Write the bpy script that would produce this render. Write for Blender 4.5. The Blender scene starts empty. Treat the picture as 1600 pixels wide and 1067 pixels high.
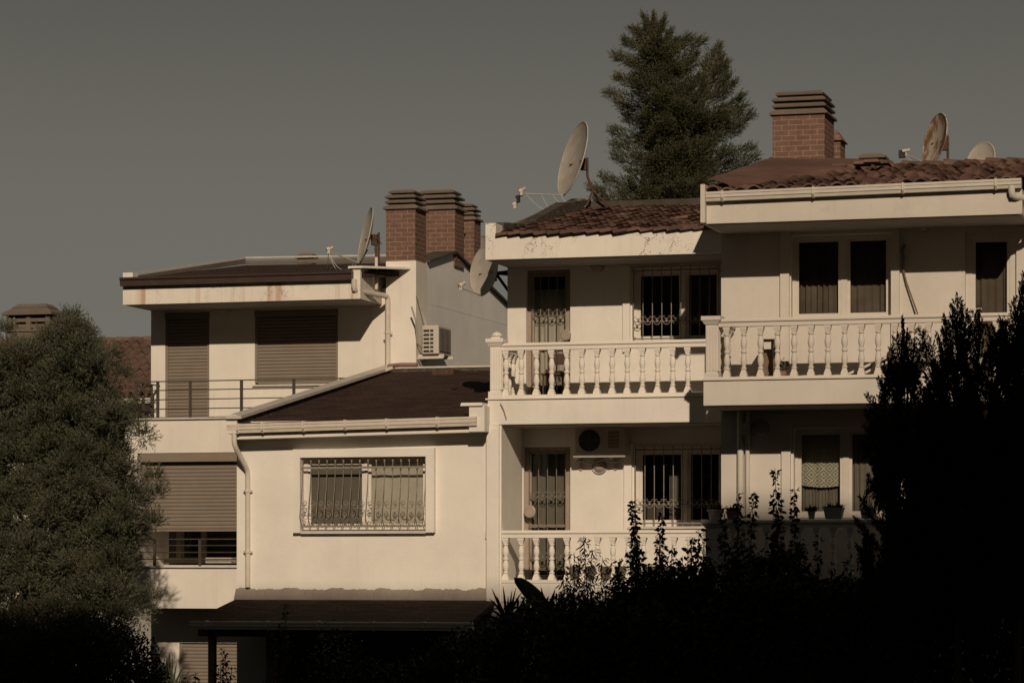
import bpy, math, random
import numpy as np
from mathutils import Vector, Matrix
random.seed(7); RNG = np.random.default_rng(11)
SC = bpy.context.scene; COL = SC.collection

# ------------------------------------------------------------------ camera
YAW = math.radians(15.8); CA = math.cos(YAW); SA = math.sin(YAW); F = 4600.0; HOR = 880.0; CZ = 2.6
cam = bpy.data.cameras.new('camera'); camo = bpy.data.objects.new('camera', cam); COL.objects.link(camo)
camo.location = (0, 0, CZ); camo.rotation_euler = (math.radians(90), 0, YAW)
cam.sensor_width = 36; cam.lens = 36 * F / 1600; cam.shift_y = (HOR - 533.5) / 1600
cam.clip_start = 0.5; cam.clip_end = 3000
SC.camera = camo
SC.render.resolution_x = 1024; SC.render.resolution_y = 682

# ------------------------------------------------------------------ light
SUN = Vector((0.345, -1.0, 0.52)).normalized()
elev = math.asin(SUN.z); azim = math.atan2(SUN.x, SUN.y)
w = bpy.data.worlds.new('World'); SC.world = w; w.use_nodes = True
nt = w.node_tree; nt.nodes.clear()
sky = nt.nodes.new('ShaderNodeTexSky'); sky.sky_type = 'NISHITA'; sky.sun_disc = False
sky.sun_elevation = elev; sky.sun_rotation = azim; sky.air_density = 1.0; sky.dust_density = 0.4; sky.ozone_density = 1.0
hs = nt.nodes.new('ShaderNodeHueSaturation'); hs.inputs['Saturation'].default_value = 0.10
mx = nt.nodes.new('ShaderNodeMix'); mx.data_type = 'RGBA'; mx.blend_type = 'MULTIPLY'; mx.inputs['Factor'].default_value = 1
mx.inputs[7].default_value = (0.625, 0.588, 0.497, 1)
bg = nt.nodes.new('ShaderNodeBackground'); bg.inputs['Strength'].default_value = 0.0535
wo = nt.nodes.new('ShaderNodeOutputWorld')
nt.links.new(sky.outputs[0], hs.inputs['Color']); nt.links.new(hs.outputs[0], mx.inputs[6])
tcw = nt.nodes.new('ShaderNodeTexCoord'); spw = nt.nodes.new('ShaderNodeSeparateXYZ'); mrw = nt.nodes.new('ShaderNodeMapRange'); mrw.interpolation_type = 'SMOOTHSTEP'
mrw.inputs['From Min'].default_value = 0.11; mrw.inputs['From Max'].default_value = 0.215; mrw.inputs['To Min'].default_value = 1.0; mrw.inputs['To Max'].default_value = 0.74
vmw = nt.nodes.new('ShaderNodeVectorMath'); vmw.operation = 'SCALE'      # the sky deepens with height
nt.links.new(tcw.outputs['Generated'], spw.inputs[0]); nt.links.new(spw.outputs[2], mrw.inputs['Value']); nt.links.new(mx.outputs[2], vmw.inputs[0]); nt.links.new(mrw.outputs[0], vmw.inputs['Scale'])
nt.links.new(vmw.outputs[0], bg.inputs['Color']); nt.links.new(bg.outputs[0], wo.inputs[0])
sl = bpy.data.lights.new('sun', 'SUN'); sl.energy = 5.0; sl.angle = math.radians(0.6); sl.color = (1.0, 0.80, 0.60)
so = bpy.data.objects.new('sun', sl); COL.objects.link(so); so.location = (0, 0, 40)
so.rotation_euler = SUN.to_track_quat('Z', 'Y').to_euler()
SC.view_settings.view_transform = 'Standard'; SC.view_settings.look = 'None'
SC.view_settings.exposure = -0.86; SC.view_settings.gamma = 1.0; SC.view_settings.use_curve_mapping = False

# ------------------------------------------------------------------ measuring helpers: a sight line meets a plane
def DD(px, y): return y / (CA + (px - 800) / F * SA)
def X(px, y): return DD(px, y) * (-SA + (px - 800) / F * CA)
def Z(px, py, y): return CZ + (HOR - py) / F * DD(px, y)
def P(px, py, y): return Vector((X(px, y), y, Z(px, py, y)))
def YX(px, x):
    u = (px - 800) / F
    return x / (-SA + u * CA) * (CA + u * SA)

# ------------------------------------------------------------------ materials
def mat(name, base, rough=0.85, metal=0.0, spec=0.3):
    m = bpy.data.materials.new(name); m.use_nodes = True
    b = m.node_tree.nodes['Principled BSDF']
    b.inputs['Base Color'].default_value = (*base, 1); b.inputs['Roughness'].default_value = rough
    b.inputs['Metallic'].default_value = metal; b.inputs['Specular IOR Level'].default_value = spec
    return m
class NT:
    def __init__(s, m): s.m = m; s.t = m.node_tree; s.b = s.t.nodes['Principled BSDF']
    def n(s, typ, **kw):
        o = s.t.nodes.new(typ)
        for k, v in kw.items(): setattr(o, k, v)
        return o
    def l(s, a, b): s.t.links.new(a, b)
    def co(s, scale=(1, 1, 1), which='Object'):
        tc = s.n('ShaderNodeTexCoord'); mp = s.n('ShaderNodeMapping'); mp.inputs['Scale'].default_value = scale
        s.l(tc.outputs[which], mp.inputs[0]); return mp.outputs[0]
    def noise(s, vec, scale, detail=4, rough=0.6, dist=0.0):
        o = s.n('ShaderNodeTexNoise'); o.inputs['Scale'].default_value = scale; o.inputs['Detail'].default_value = detail
        o.inputs['Roughness'].default_value = rough; o.inputs['Distortion'].default_value = dist
        s.l(vec, o.inputs['Vector']); return o.outputs['Fac']
    def ramp(s, fac, stops):
        o = s.n('ShaderNodeValToRGB'); r = o.color_ramp
        while len(r.elements) > 1: r.elements.remove(r.elements[-1])
        r.elements[0].position = stops[0][0]; r.elements[0].color = (*stops[0][1], 1)
        for p, c in stops[1:]:
            e = r.elements.new(p); e.color = (*c, 1)
        s.l(fac, o.inputs[0]); return o.outputs[0]
    def mix(s, fac, a, b, mode='MIX'):
        o = s.n('ShaderNodeMix', data_type='RGBA', blend_type=mode)
        for sock, v in ((o.inputs[0], fac), (o.inputs[6], a), (o.inputs[7], b)):
            if isinstance(v, (int, float)): sock.default_value = v
            elif isinstance(v, tuple): sock.default_value = (*v, 1)
            else: s.l(v, sock)
        return o.outputs[2]
    def math(s, op, a, b=0.0):
        o = s.n('ShaderNodeMath', operation=op)
        for i, v in enumerate((a, b)):
            if isinstance(v, (int, float)): o.inputs[i].default_value = v
            else: s.l(v, o.inputs[i])
        return o.outputs[0]
    def bump(s, h, dist=0.01, strength=0.5):
        o = s.n('ShaderNodeBump'); o.inputs['Strength'].default_value = strength; o.inputs['Distance'].default_value = dist
        s.l(h, o.inputs['Height']); s.l(o.outputs[0], s.b.inputs['Normal'])
    def base(s, c): s.l(c, s.b.inputs['Base Color'])
def g1(v): return (v, v, v)

def stucco(name, c, streak=0.15, rust=0.0, crack=0.0, patch=0.10, bumpy=0.5):
    m = mat(name, c, 0.93, 0, 0.15); k = NT(m); v = k.co()
    big = k.noise(v, 0.9, 5, 0.6); fine = k.noise(v, 40, 3, 0.6)
    col = k.mix(k.ramp(big, [(0.35, g1(0)), (0.7, g1(1))]), tuple(x * (1 - patch) for x in c), tuple(min(1, x * 1.03) for x in c))
    vs = k.co((5, 5, 0.35)); st = k.noise(vs, 1.6, 5, 0.7)
    col = k.mix(k.math('MULTIPLY', k.ramp(st, [(0.52, g1(0)), (0.78, g1(1))]), streak), col, (c[0] * 0.45, c[1] * 0.42, c[2] * 0.36))
    if rust:
        vr = k.co((2.2, 2.2, 0.05)); rs = k.noise(vr, 1.9, 3, 0.6)
        col = k.mix(k.math('MULTIPLY', k.ramp(rs, [(0.56, g1(0)), (0.70, g1(0.8))]), rust), col, (0.44, 0.29, 0.17))
    if crack:
        dv = k.noise(v, 3.5, 4, 0.7); tc = k.n('ShaderNodeVectorMath', operation='ADD')
        cm = k.n('ShaderNodeCombineXYZ'); k.l(dv, cm.inputs[0]); k.l(dv, cm.inputs[2]); k.l(v, tc.inputs[0]); k.l(cm.outputs[0], tc.inputs[1])
        vo = k.n('ShaderNodeTexVoronoi', feature='DISTANCE_TO_EDGE'); vo.inputs['Scale'].default_value = 1.7; k.l(tc.outputs[0], vo.inputs['Vector'])
        ln = k.ramp(vo.outputs['Distance'], [(0.0, g1(1)), (0.016, g1(0))]); mk = k.ramp(k.noise(v, 0.8, 2), [(0.46, g1(0)), (0.58, g1(1))])
        col = k.mix(k.math('MULTIPLY', k.math('MULTIPLY', ln, mk), crack), col, (0.16, 0.11, 0.07))
        sp = k.ramp(k.noise(v, 9, 4, 0.7), [(0.66, g1(0)), (0.70, g1(1))])
        col = k.mix(k.math('MULTIPLY', k.math('MULTIPLY', sp, mk), crack * 0.7), col, (0.2, 0.15, 0.10))
    k.base(col); k.bump(k.math('ADD', fine, k.math('MULTIPLY', k.noise(v, 4, 3), 1.5)), 0.006, bumpy)
    return m

M = {}
M['cream'] = stucco('cream_render', (0.80, 0.765, 0.69), 0.18, 0.0, 0.12)
M['cream_e'] = stucco('cream_render_front', (0.825, 0.79, 0.715), 0.10)
M['cream_l'] = stucco('cream_render_left', (0.80, 0.755, 0.675), 0.18)
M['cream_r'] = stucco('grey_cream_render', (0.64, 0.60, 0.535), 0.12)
M['fascia_l'] = stucco('rust_streaked_fascia', (0.80, 0.75, 0.66), 0.30, 1.0, 0.8)
M['fascia_m'] = stucco('cracked_fascia', (0.82, 0.78, 0.70), 0.15, 0.10, 0.9)
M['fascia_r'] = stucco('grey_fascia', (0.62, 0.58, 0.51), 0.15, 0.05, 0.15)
M['grey_wall'] = stucco('grey_side_render', (0.86, 0.845, 0.81), 0.20, 0, 0.0, 0.12)
M['mortar'] = stucco('mortar_skirt', (0.34, 0.30, 0.25), 0.3, 0, 0, 0.30, 0.9)
M['stone'] = stucco('cast_concrete', (0.20, 0.165, 0.13), 0.35, 0, 0.3, 0.3, 1.0)
M['white'] = stucco('white_balustrade_paint', (0.80, 0.755, 0.68), 0.10, 0, 0, 0.08, 0.3)
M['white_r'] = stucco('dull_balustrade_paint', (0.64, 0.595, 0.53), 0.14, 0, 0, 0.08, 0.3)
M['floor'] = mat('dark_floor_tile', (0.20, 0.165, 0.13), 0.6)
M['soffit'] = stucco('shade_toned_soffit', (0.36, 0.33, 0.30), 0.1)  # underside tone darkened to stand in for eave and balcony shade
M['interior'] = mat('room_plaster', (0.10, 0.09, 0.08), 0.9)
M['membrane'] = stucco('red_mortar_flashing', (0.165, 0.098, 0.078), 0.3, 0, 0, 0.35, 1.0)
def plain(name, c, rough=0.5, metal=0, var=0.15, sc=6, spec=0.4):
    m = mat(name, c, rough, metal, spec); k = NT(m); v = k.co()
    k.base(k.mix(k.ramp(k.noise(v, sc, 4, 0.65), [(0.35, g1(0)), (0.7, g1(1))]), tuple(x * (1 - var) for x in c), tuple(min(1, x * (1 + var * .4)) for x in c)))
    k.bump(k.noise(v, sc * 8, 2), 0.002, 0.3); return m
M['pvc'] = plain('cream_pvc', (0.66, 0.60, 0.51), 0.45, 0, 0.12)
M['pvc_white'] = plain('white_window_frame', (0.72, 0.68, 0.61), 0.4, 0, 0.08)
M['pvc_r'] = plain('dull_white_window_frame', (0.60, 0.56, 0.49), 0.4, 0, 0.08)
M['shutter'] = plain('taupe_shutter', (0.235, 0.198, 0.158), 0.5, 0, 0.08, 3)
M['brown_metal'] = plain('brown_gutter_metal', (0.055, 0.035, 0.028), 0.45, 0, 0.2)
M['grille'] = plain('grille_paint', (0.19, 0.165, 0.135), 0.5, 0, 0.3, 20)
M['grille_dark'] = plain('dark_grille_paint', (0.27, 0.235, 0.19), 0.5, 0, 0.3, 20)
M['rail_dark'] = plain('dark_rail_paint', (0.07, 0.06, 0.05), 0.45, 0, 0.2)
M['door_frame'] = plain('brown_door_frame', (0.34, 0.28, 0.225), 0.5, 0, 0.15)
M['dish'] = plain('dish_enamel', (0.50, 0.46, 0.40), 0.5, 0, 0.18, 5)
M['dish_back'] = plain('dish_back_grey', (0.13, 0.12, 0.11), 0.6)
M['rust'] = plain('rusty_steel', (0.10, 0.055, 0.035), 0.8, 0, 0.5, 25)
M['black'] = plain('black_bracket', (0.02, 0.02, 0.02), 0.6)
M['galv'] = plain('galvanised_steel', (0.45, 0.43, 0.40), 0.4, 0.3)
M['wire'] = plain('white_cable', (0.5, 0.47, 0.42), 0.6)
M['gwire'] = plain('green_cable', (0.03, 0.07, 0.05), 0.6)
M['ac'] = plain('ac_casing', (0.58, 0.53, 0.45), 0.5, 0, 0.1)
M['ac_dark'] = plain('ac_fan_dark', (0.03, 0.03, 0.03), 0.6)
M['lampglass'] = plain('sconce_glass', (0.34, 0.29, 0.24), 0.4)
M['terra'] = plain('terracotta', (0.28, 0.17, 0.12), 0.8)
M['potwhite'] = plain('pale_pot', (0.45, 0.41, 0.36), 0.7)
M['wood'] = plain('weathered_wood', (0.20, 0.14, 0.10), 0.8, 0, 0.3, 12)
M['curtain_dark'] = plain('brown_curtain', (0.17, 0.14, 0.112), 0.95, 0, 0.3, 2)
M['curtain_light'] = plain('pale_curtain', (0.56, 0.53, 0.47), 0.95, 0, 0.1)
M['curtain_mid'] = plain('grey_blind', (0.19, 0.175, 0.15), 0.95, 0, 0.1)
M['flash_white'] = plain('white_flashing', (0.62, 0.58, 0.52), 0.5)
M['flash_dark'] = stucco('tarred_flashing', (0.10, 0.085, 0.07), 0.4, 0, 0, 0.5, 1.0)
def m_dirty():
    m = mat('tar_stained_upstand', (0.3, 0.28, 0.24), 0.95); k = NT(m); v = k.co((1, 1, 2.5))
    k.base(k.ramp(k.noise(v, 5, 6, 0.75, 1.0), [(0.40, (0.045, 0.035, 0.03)), (0.60, (0.10, 0.085, 0.07)), (0.72, (0.42, 0.38, 0.32))]))
    k.bump(k.noise(v, 20, 4), 0.02, 0.8); return m
M['dirty'] = m_dirty()
def m_brick():
    m = mat('chimney_brick', (0.2, 0.1, 0.07), 0.9, 0, 0.2); k = NT(m)
    tc = k.n('ShaderNodeTexCoord'); sx = k.n('ShaderNodeSeparateXYZ'); k.l(tc.outputs['Object'], sx.inputs[0])
    cm = k.n('ShaderNodeCombineXYZ'); k.l(k.math('ADD', sx.outputs[0], sx.outputs[1]), cm.inputs[0]); k.l(sx.outputs[2], cm.inputs[1])
    br = k.n('ShaderNodeTexBrick'); k.l(cm.outputs[0], br.inputs['Vector']); br.inputs['Scale'].default_value = 1
    br.inputs['Brick Width'].default_value = 0.235; br.inputs['Row Height'].default_value = 0.086; br.inputs['Mortar Size'].default_value = 0.008
    br.inputs['Mortar Smooth'].default_value = 0.2; br.inputs['Bias'].default_value = -0.2
    br.inputs['Color1'].default_value = (0.190, 0.112, 0.084, 1); br.inputs['Color2'].default_value = (0.150, 0.086, 0.066, 1); br.inputs['Mortar'].default_value = (0.33, 0.24, 0.185, 1)
    no = k.noise(k.co(), 12, 4)
    k.base(k.mix(k.ramp(no, [(0.4, g1(0)), (0.75, g1(0.5))]), br.outputs['Color'], (0.10, 0.06, 0.045)))
    k.bump(k.math('ADD', k.math('MULTIPLY', br.outputs['Fac'], -1.0), k.math('MULTIPLY', no, 0.5)), 0.012, 0.8); return m
M['brick'] = m_brick()
def m_felt():
    m = mat('brown_roof_shingle', (0.05, 0.03, 0.025), 0.95, 0, 0.15); k = NT(m)
    br = k.n('ShaderNodeTexBrick'); k.l(k.co(), br.inputs['Vector']); br.inputs['Scale'].default_value = 1
    br.inputs['Brick Width'].default_value = 0.33; br.inputs['Row Height'].default_value = 0.14; br.inputs['Mortar Size'].default_value = 0.012; br.inputs['Mortar Smooth'].default_value = 0.3
    br.inputs['Color1'].default_value = (0.078, 0.047, 0.037, 1); br.inputs['Color2'].default_value = (0.040, 0.025, 0.020, 1); br.inputs['Mortar'].default_value = (0.018, 0.012, 0.010, 1)
    no = k.noise(k.co(), 2.2, 6, 0.7)
    k.base(k.mix(k.ramp(no, [(0.45, g1(0)), (0.75, g1(0.6))]), br.outputs['Color'], (0.085, 0.062, 0.05)))
    k.bump(k.math('ADD', k.math('MULTIPLY', br.outputs['Fac'], -1.0), k.math('MULTIPLY', k.noise(k.co(), 60, 2), 0.6)), 0.03, 1.0); return m
M['felt'] = m_felt()
def m_tile(name, a, b, c):
    m = mat(name, a, 0.85, 0, 0.25); k = NT(m); v = k.co()
    vo = k.n('ShaderNodeTexVoronoi'); vo.inputs['Scale'].default_value = 3.6; k.l(v, vo.inputs['Vector'])
    sp = k.n('ShaderNodeSeparateColor'); k.l(vo.outputs['Color'], sp.inputs[0])
    col = k.ramp(sp.outputs[0], [(0.0, b), (0.5, a), (1.0, c)])
    col = k.mix(k.ramp(k.noise(v, 9, 5, 0.7), [(0.5, g1(0)), (0.8, g1(0.5))]), col, (0.06, 0.045, 0.035))
    k.base(col); k.bump(k.noise(v, 30, 3), 0.006, 0.6); return m
M['tile'] = m_tile('clay_roof_tile', (0.142, 0.085, 0.066), (0.095, 0.060, 0.049), (0.195, 0.120, 0.090))
M['tile_far'] = m_tile('far_clay_tile', (0.155, 0.098, 0.074), (0.135, 0.086, 0.067), (0.175, 0.112, 0.083))
def m_glass():
    m = bpy.data.materials.new('window_glass'); m.use_nodes = True; t = m.node_tree; t.nodes.clear()
    o = t.nodes.new('ShaderNodeOutputMaterial'); tr = t.nodes.new('ShaderNodeBsdfTransparent'); tr.inputs[0].default_value = (0.80, 0.80, 0.76, 1)
    gl = t.nodes.new('ShaderNodeBsdfGlossy'); gl.inputs['Roughness'].default_value = 0.03; fr = t.nodes.new('ShaderNodeFresnel'); fr.inputs[0].default_value = 1.5
    mxx = t.nodes.new('ShaderNodeMixShader'); t.links.new(fr.outputs[0], mxx.inputs[0]); t.links.new(tr.outputs[0], mxx.inputs[1]); t.links.new(gl.outputs[0], mxx.inputs[2])
    t.links.new(mxx.outputs[0], o.inputs[0]); return m
M['glass'] = m_glass()
def m_lace():
    m = mat('lace_curtain', (0.42, 0.40, 0.33), 0.95); k = NT(m); v = k.co((1, 1, 1))
    ck = k.n('ShaderNodeTexVoronoi', feature='F1', distance='MANHATTAN'); ck.inputs['Scale'].default_value = 5.5; ck.inputs['Randomness'].default_value = 0
    k.l(v, ck.inputs['Vector'])
    wv = k.math('SINE', k.math('MULTIPLY', ck.outputs['Distance'], 22))
    k.base(k.ramp(wv, [(0.35, (0.26, 0.25, 0.21)), (0.6, (0.58, 0.56, 0.48))])); return m
M['lace'] = m_lace()
def m_leaf(name, a, b, trans=0.0, rough=0.6, sc=1.5):
    m = mat(name, a, rough, 0, 0.25); k = NT(m)
    gi = k.n('ShaderNodeNewGeometry'); rn = gi.outputs['Random Per Island']
    k.base(k.mix(k.math('MULTIPLY', k.math('ADD', rn, k.noise(k.co(), sc, 3)), 0.5), a, b)); return m
M['olive'] = m_leaf('olive_leaf', (0.030, 0.034, 0.018), (0.13, 0.13, 0.082))
M['cedar'] = m_leaf('conifer_needle', (0.032, 0.036, 0.018), (0.108, 0.101, 0.050))
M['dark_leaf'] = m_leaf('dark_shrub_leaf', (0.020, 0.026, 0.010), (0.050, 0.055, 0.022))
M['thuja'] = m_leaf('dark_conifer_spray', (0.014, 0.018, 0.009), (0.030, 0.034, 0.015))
M['banana'] = m_leaf('broad_leaf', (0.040, 0.052, 0.026), (0.055, 0.066, 0.034), sc=3)
M['bark'] = plain('bark', (0.075, 0.055, 0.040), 0.95, 0, 0.4, 10)
M['soil'] = stucco('soil_and_litter', (0.045, 0.038, 0.026), 0.0, 0, 0, 0.5, 1.0)
def m_rustdish():
    m = mat('rust_stained_dish', (0.45, 0.40, 0.34), 0.6); k = NT(m); v = k.co((2.6, 2.6, 0.9))
    k.base(k.ramp(k.noise(v, 2.0, 5, 0.7), [(0.44, (0.46, 0.41, 0.35)), (0.52, (0.24, 0.14, 0.08)), (0.62, (0.17, 0.09, 0.05))])); return m
M['rustdish'] = m_rustdish()

# ------------------------------------------------------------------ mesh helpers
def tag(o, label=None, cat=None, group=None, kind=None):
    for k_, v_ in (('label', label), ('category', cat), ('group', group), ('kind', kind)):
        if v_: o[k_] = v_
    return o
def empty(name, loc, label, cat, group=None):
    o = bpy.data.objects.new(name, None); COL.objects.link(o); o.location = loc; o.empty_display_size = 0.3
    return tag(o, label, cat, group)
def root_loc(o):
    v = Vector((0, 0, 0))
    while o is not None: v += Vector(o.location); o = o.parent
    return v
class MB:
    def __init__(s): s.v = []; s.f = []
    def add(s, vs, fs):
        n = len(s.v); s.pc = getattr(s, 'pc', []) + [(len(s.v), len(vs), len(s.f), len(fs))]; s.v += [tuple(q) for q in vs]; s.f += [tuple(i + n for i in q) for q in fs]; return s
    def box(s, x0, x1, y0, y1, z0, z1, dz=0.0):     # dz lifts the x1 end (a tilted beam)
        if x0 > x1: x0, x1 = x1, x0
        if y0 > y1: y0, y1 = y1, y0
        if z0 > z1: z0, z1 = z1, z0
        vs = [(x0, y0, z0), (x1, y0, z0 + dz), (x1, y1, z0 + dz), (x0, y1, z0), (x0, y0, z1), (x1, y0, z1 + dz), (x1, y1, z1 + dz), (x0, y1, z1)]
        return s.add(vs, [(3, 2, 1, 0), (4, 5, 6, 7), (0, 1, 5, 4), (1, 2, 6, 5), (2, 3, 7, 6), (3, 0, 4, 7)])
    def frustum(s, cx, cy, z0, z1, wx0, wy0, wx1, wy1):
        vs = [(cx + a * wx0 / 2, cy + b * wy0 / 2, z0) for a, b in ((-1, -1), (1, -1), (1, 1), (-1, 1))] + [(cx + a * wx1 / 2, cy + b * wy1 / 2, z1) for a, b in ((-1, -1), (1, -1), (1, 1), (-1, 1))]
        return s.add(vs, [(3, 2, 1, 0), (4, 5, 6, 7), (0, 1, 5, 4), (1, 2, 6, 5), (2, 3, 7, 6), (3, 0, 4, 7)])
    def slab(s, pts, th):                            # polygon (any) thickened downward
        n = len(pts); vs = [tuple(q) for q in pts] + [(q[0], q[1], q[2] - th) for q in pts]
        fs = [tuple(range(n)), tuple(range(2 * n - 1, n - 1, -1))] + [(i, i + n, (i + 1) % n + n, (i + 1) % n) for i in range(n)]
        return s.add(vs, fs)
    def prism(s, prof, p0, p1):                      # prof list of (y,z) offsets swept from p0 to p1
        n = len(prof); vs = [(p0[0], p0[1] + a, p0[2] + b) for a, b in prof] + [(p1[0], p1[1] + a, p1[2] + b) for a, b in prof]
        return s.add(vs, [tuple(range(n - 1, -1, -1)), tuple(range(n, 2 * n))] + [(i, (i + 1) % n, (i + 1) % n + n, i + n) for i in range(n)])
    def tube(s, path, r, n=6, r1=None):
        path = [Vector(q) for q in path]; m = len(path); vs = []; prev = None
        for i, q in enumerate(path):
            t = (path[min(i + 1, m - 1)] - path[max(i - 1, 0)]);
            if t.length < 1e-9: t = Vector((0, 0, 1))
            t.normalize()
            if prev is None: a = t.orthogonal().normalized()
            else:
                a = prev - t * prev.dot(t)
                a = a.normalized() if a.length > 1e-6 else t.orthogonal().normalized()
            prev = a; b = t.cross(a); rr = r if r1 is None else r + (r1 - r) * i / (m - 1)
            for k in range(n):
                an = 2 * math.pi * k / n; vs.append(q + (a * math.cos(an) + b * math.sin(an)) * rr)
        fs = [(i * n + k, i * n + (k + 1) % n, (i + 1) * n + (k + 1) % n, (i + 1) * n + k) for i in range(m - 1) for k in range(n)]
        fs += [tuple(range(n - 1, -1, -1)), tuple(range((m - 1) * n, m * n))]
        return s.add(vs, fs)
    def lathe(s, prof, c, n=12, axis=None):
        c = Vector(c); ax = Vector(axis).normalized() if axis else Vector((0, 0, 1)); a = ax.orthogonal().normalized(); b = ax.cross(a); vs = []
        for r, h in prof:
            for k in range(n):
                an = 2 * math.pi * (k + .5) / n; vs.append(c + ax * h + (a * math.cos(an) + b * math.sin(an)) * r)
        m = len(prof)
        fs = [(i * n + k, i * n + (k + 1) % n, (i + 1) * n + (k + 1) % n, (i + 1) * n + k) for i in range(m - 1) for k in range(n)]
        fs += [tuple(range(n - 1, -1, -1)), tuple(range((m - 1) * n, m * n))]
        return s.add(vs, fs)
    def each(s, name, m, parent=None, **kw):
        for a, na, b, nb in s.pc:
            q = MB(); q.add(s.v[a:a + na], [tuple(i - a for i in f) for f in s.f[b:b + nb]]); o = q.build(name, m, parent, **kw)
        return o
    def build(s, name, m, parent=None, smooth=False, loc=None, bevel=0):
        off = root_loc(parent) if parent else Vector(loc) if loc is not None else Vector((0, 0, 0))
        me = bpy.data.meshes.new(name); me.from_pydata([(a - off.x, b - off.y, c - off.z) for a, b, c in s.v], [], s.f); me.update()
        me.materials.append(m)
        o = bpy.data.objects.new(name, me); COL.objects.link(o)
        if parent: o.parent = parent
        else: o.location = off
        if smooth:
            me.polygons.foreach_set('use_smooth', [True] * len(me.polygons))
            if hasattr(me, 'set_sharp_from_angle'): me.set_sharp_from_angle(angle=math.radians(40))
        if bevel:
            b = o.modifiers.new('bevel', 'BEVEL'); b.width = bevel; b.segments = 2; b.limit_method = 'ANGLE'
        return o
def wall(mb, x0, x1, z0, z1, y, holes, depth=0.22, back=True):
    xs = sorted({x0, x1, *[h[0] for h in holes], *[h[1] for h in holes]}); zs = sorted({z0, z1, *[h[2] for h in holes], *[h[3] for h in holes]})
    for i in range(len(xs) - 1):
        for j in range(len(zs) - 1):
            cx = (xs[i] + xs[i + 1]) / 2; cz = (zs[j] + zs[j + 1]) / 2
            if any(h[0] < cx < h[1] and h[2] < cz < h[3] for h in holes): continue
            a, b, c, d = xs[i], xs[i + 1], zs[j], zs[j + 1]
            mb.add([(a, y, c), (b, y, c), (b, y, d), (a, y, d)], [(0, 1, 2, 3)])
            mb.add([(a, y + depth, c), (b, y + depth, c), (b, y + depth, d), (a, y + depth, d)], [(3, 2, 1, 0)])
    for a, b, c, d in list(holes) + [(x0, x1, z0, z1)]:
        q = [(a, y, c), (b, y, c), (b, y, d), (a, y, d)]; r = [(u, v + depth, t) for u, v, t in q]
        mb.add(q + r, [(i, i + 4, (i + 1) % 4 + 4, (i + 1) % 4) for i in range(4)])
    return mb
def mesh_np(name, V, Fc, m, parent=None, loc=(0, 0, 0)):
    off = np.array(root_loc(parent)) if parent else np.array(loc, float)
    V = np.asarray(V, np.float32) - off.astype(np.float32); Fc = np.asarray(Fc, np.int32); k = Fc.shape[1]
    me = bpy.data.meshes.new(name); me.vertices.add(len(V)); me.vertices.foreach_set('co', V.ravel())
    me.loops.add(Fc.size); me.loops.foreach_set('vertex_index', Fc.ravel()); me.polygons.add(len(Fc))
    me.polygons.foreach_set('loop_start', np.arange(0, Fc.size, k, dtype=np.int32))
    me.update(calc_edges=True); me.materials.append(m); me.polygons.foreach_set('use_smooth', [False] * len(me.polygons))
    o = bpy.data.objects.new(name, me); COL.objects.link(o)
    if parent: o.parent = parent
    else: o.location = tuple(off)
    return o
def unit(a): return a / np.maximum(np.linalg.norm(a, axis=-1, keepdims=True), 1e-9)
def leaves(name, C, A, wd, m, parent, loc=(0, 0, 0), fold=0.0):      # diamond leaves: base C, long vector A, width wd
    n = len(C); R = unit(RNG.normal(size=(n, 3))); W = unit(np.cross(A, R)) * np.broadcast_to(np.asarray(wd), (n,))[:, None] / 2
    V = np.empty((n, 4, 3)); V[:, 0] = C; V[:, 1] = C + A * 0.45 + W; V[:, 2] = C + A; V[:, 3] = C + A * 0.45 - W
    return mesh_np(name, V.reshape(-1, 3), np.arange(n * 4).reshape(-1, 4), m, parent, loc)
def sph(n): return unit(RNG.normal(size=(n, 3)))

# ------------------------------------------------------------------ ground
g = MB(); N = 24
for i in range(N):
    for j in range(N):
        pass
g.add([(-900, -400, -0.6), (900, -400, -0.6), (900, 1500, -0.6), (-900, 1500, -0.6)], [(0, 1, 2, 3)])
tag(g.build('ground', M['soil']), 'dark bare garden soil under the shrubs', None, None, 'structure')

# ------------------------------------------------------------------ building pieces
def tile_roof(x0, x1, y0, y1, z0, z1, period=0.22, course=0.34, amp=0.032, step=0.035, ns=8, jit=0.010, saw=False):
    nc = max(1, int(round((y1 - y0) / course))); c = (y1 - y0) / nc; nxp = int(math.ceil((x1 - x0) / period)); nx = nxp * ns + 1
    xs = np.linspace(0, 1, nx) * (x1 - x0) + x0; ph = np.linspace(0, nxp, nx)
    wv = (np.abs(np.sin(np.pi * ph)) ** 0.9) * amp * 2 - amp; wv = (ph % 1.0) * 2 * amp - amp if saw else wv; til = np.minimum(ph.astype(int), nxp - 1)
    rows = []
    for k in range(nc):
        jz = RNG.normal(size=nxp) * jit; jy = RNG.normal(size=nxp) * 0.018; jr = RNG.normal(size=nxp) * jit
        for t, up in ((0, step), (1, 0.0)):
            yy = y0 + (k + t) * c + (jy[til] if t == 0 else 0) - (0.04 if t == 0 else 0.0)
            zz = z0 + (z1 - z0) * (k + t) / nc + up + wv + (jz[til] if t == 0 else jr[til] * .5)
            rows.append(np.stack([xs, np.broadcast_to(yy, xs.shape), zz], 1))
    sk = rows[0].copy(); sk[:, 2] -= 0.045 if saw else 0.022; sk[:, 1] += 0.004; sk2 = sk.copy(); sk2[:, 1] += 0.3; sk2[:, 2] += 0.0
    V = np.concatenate([sk2, sk] + rows); nr = len(rows) + 2
    a = (np.arange(nr - 1)[:, None] * nx + np.arange(nx - 1)[None]).ravel()
    return V, np.stack([a, a + 1, a + nx + 1, a + nx], 1)
BAL = None
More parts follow.
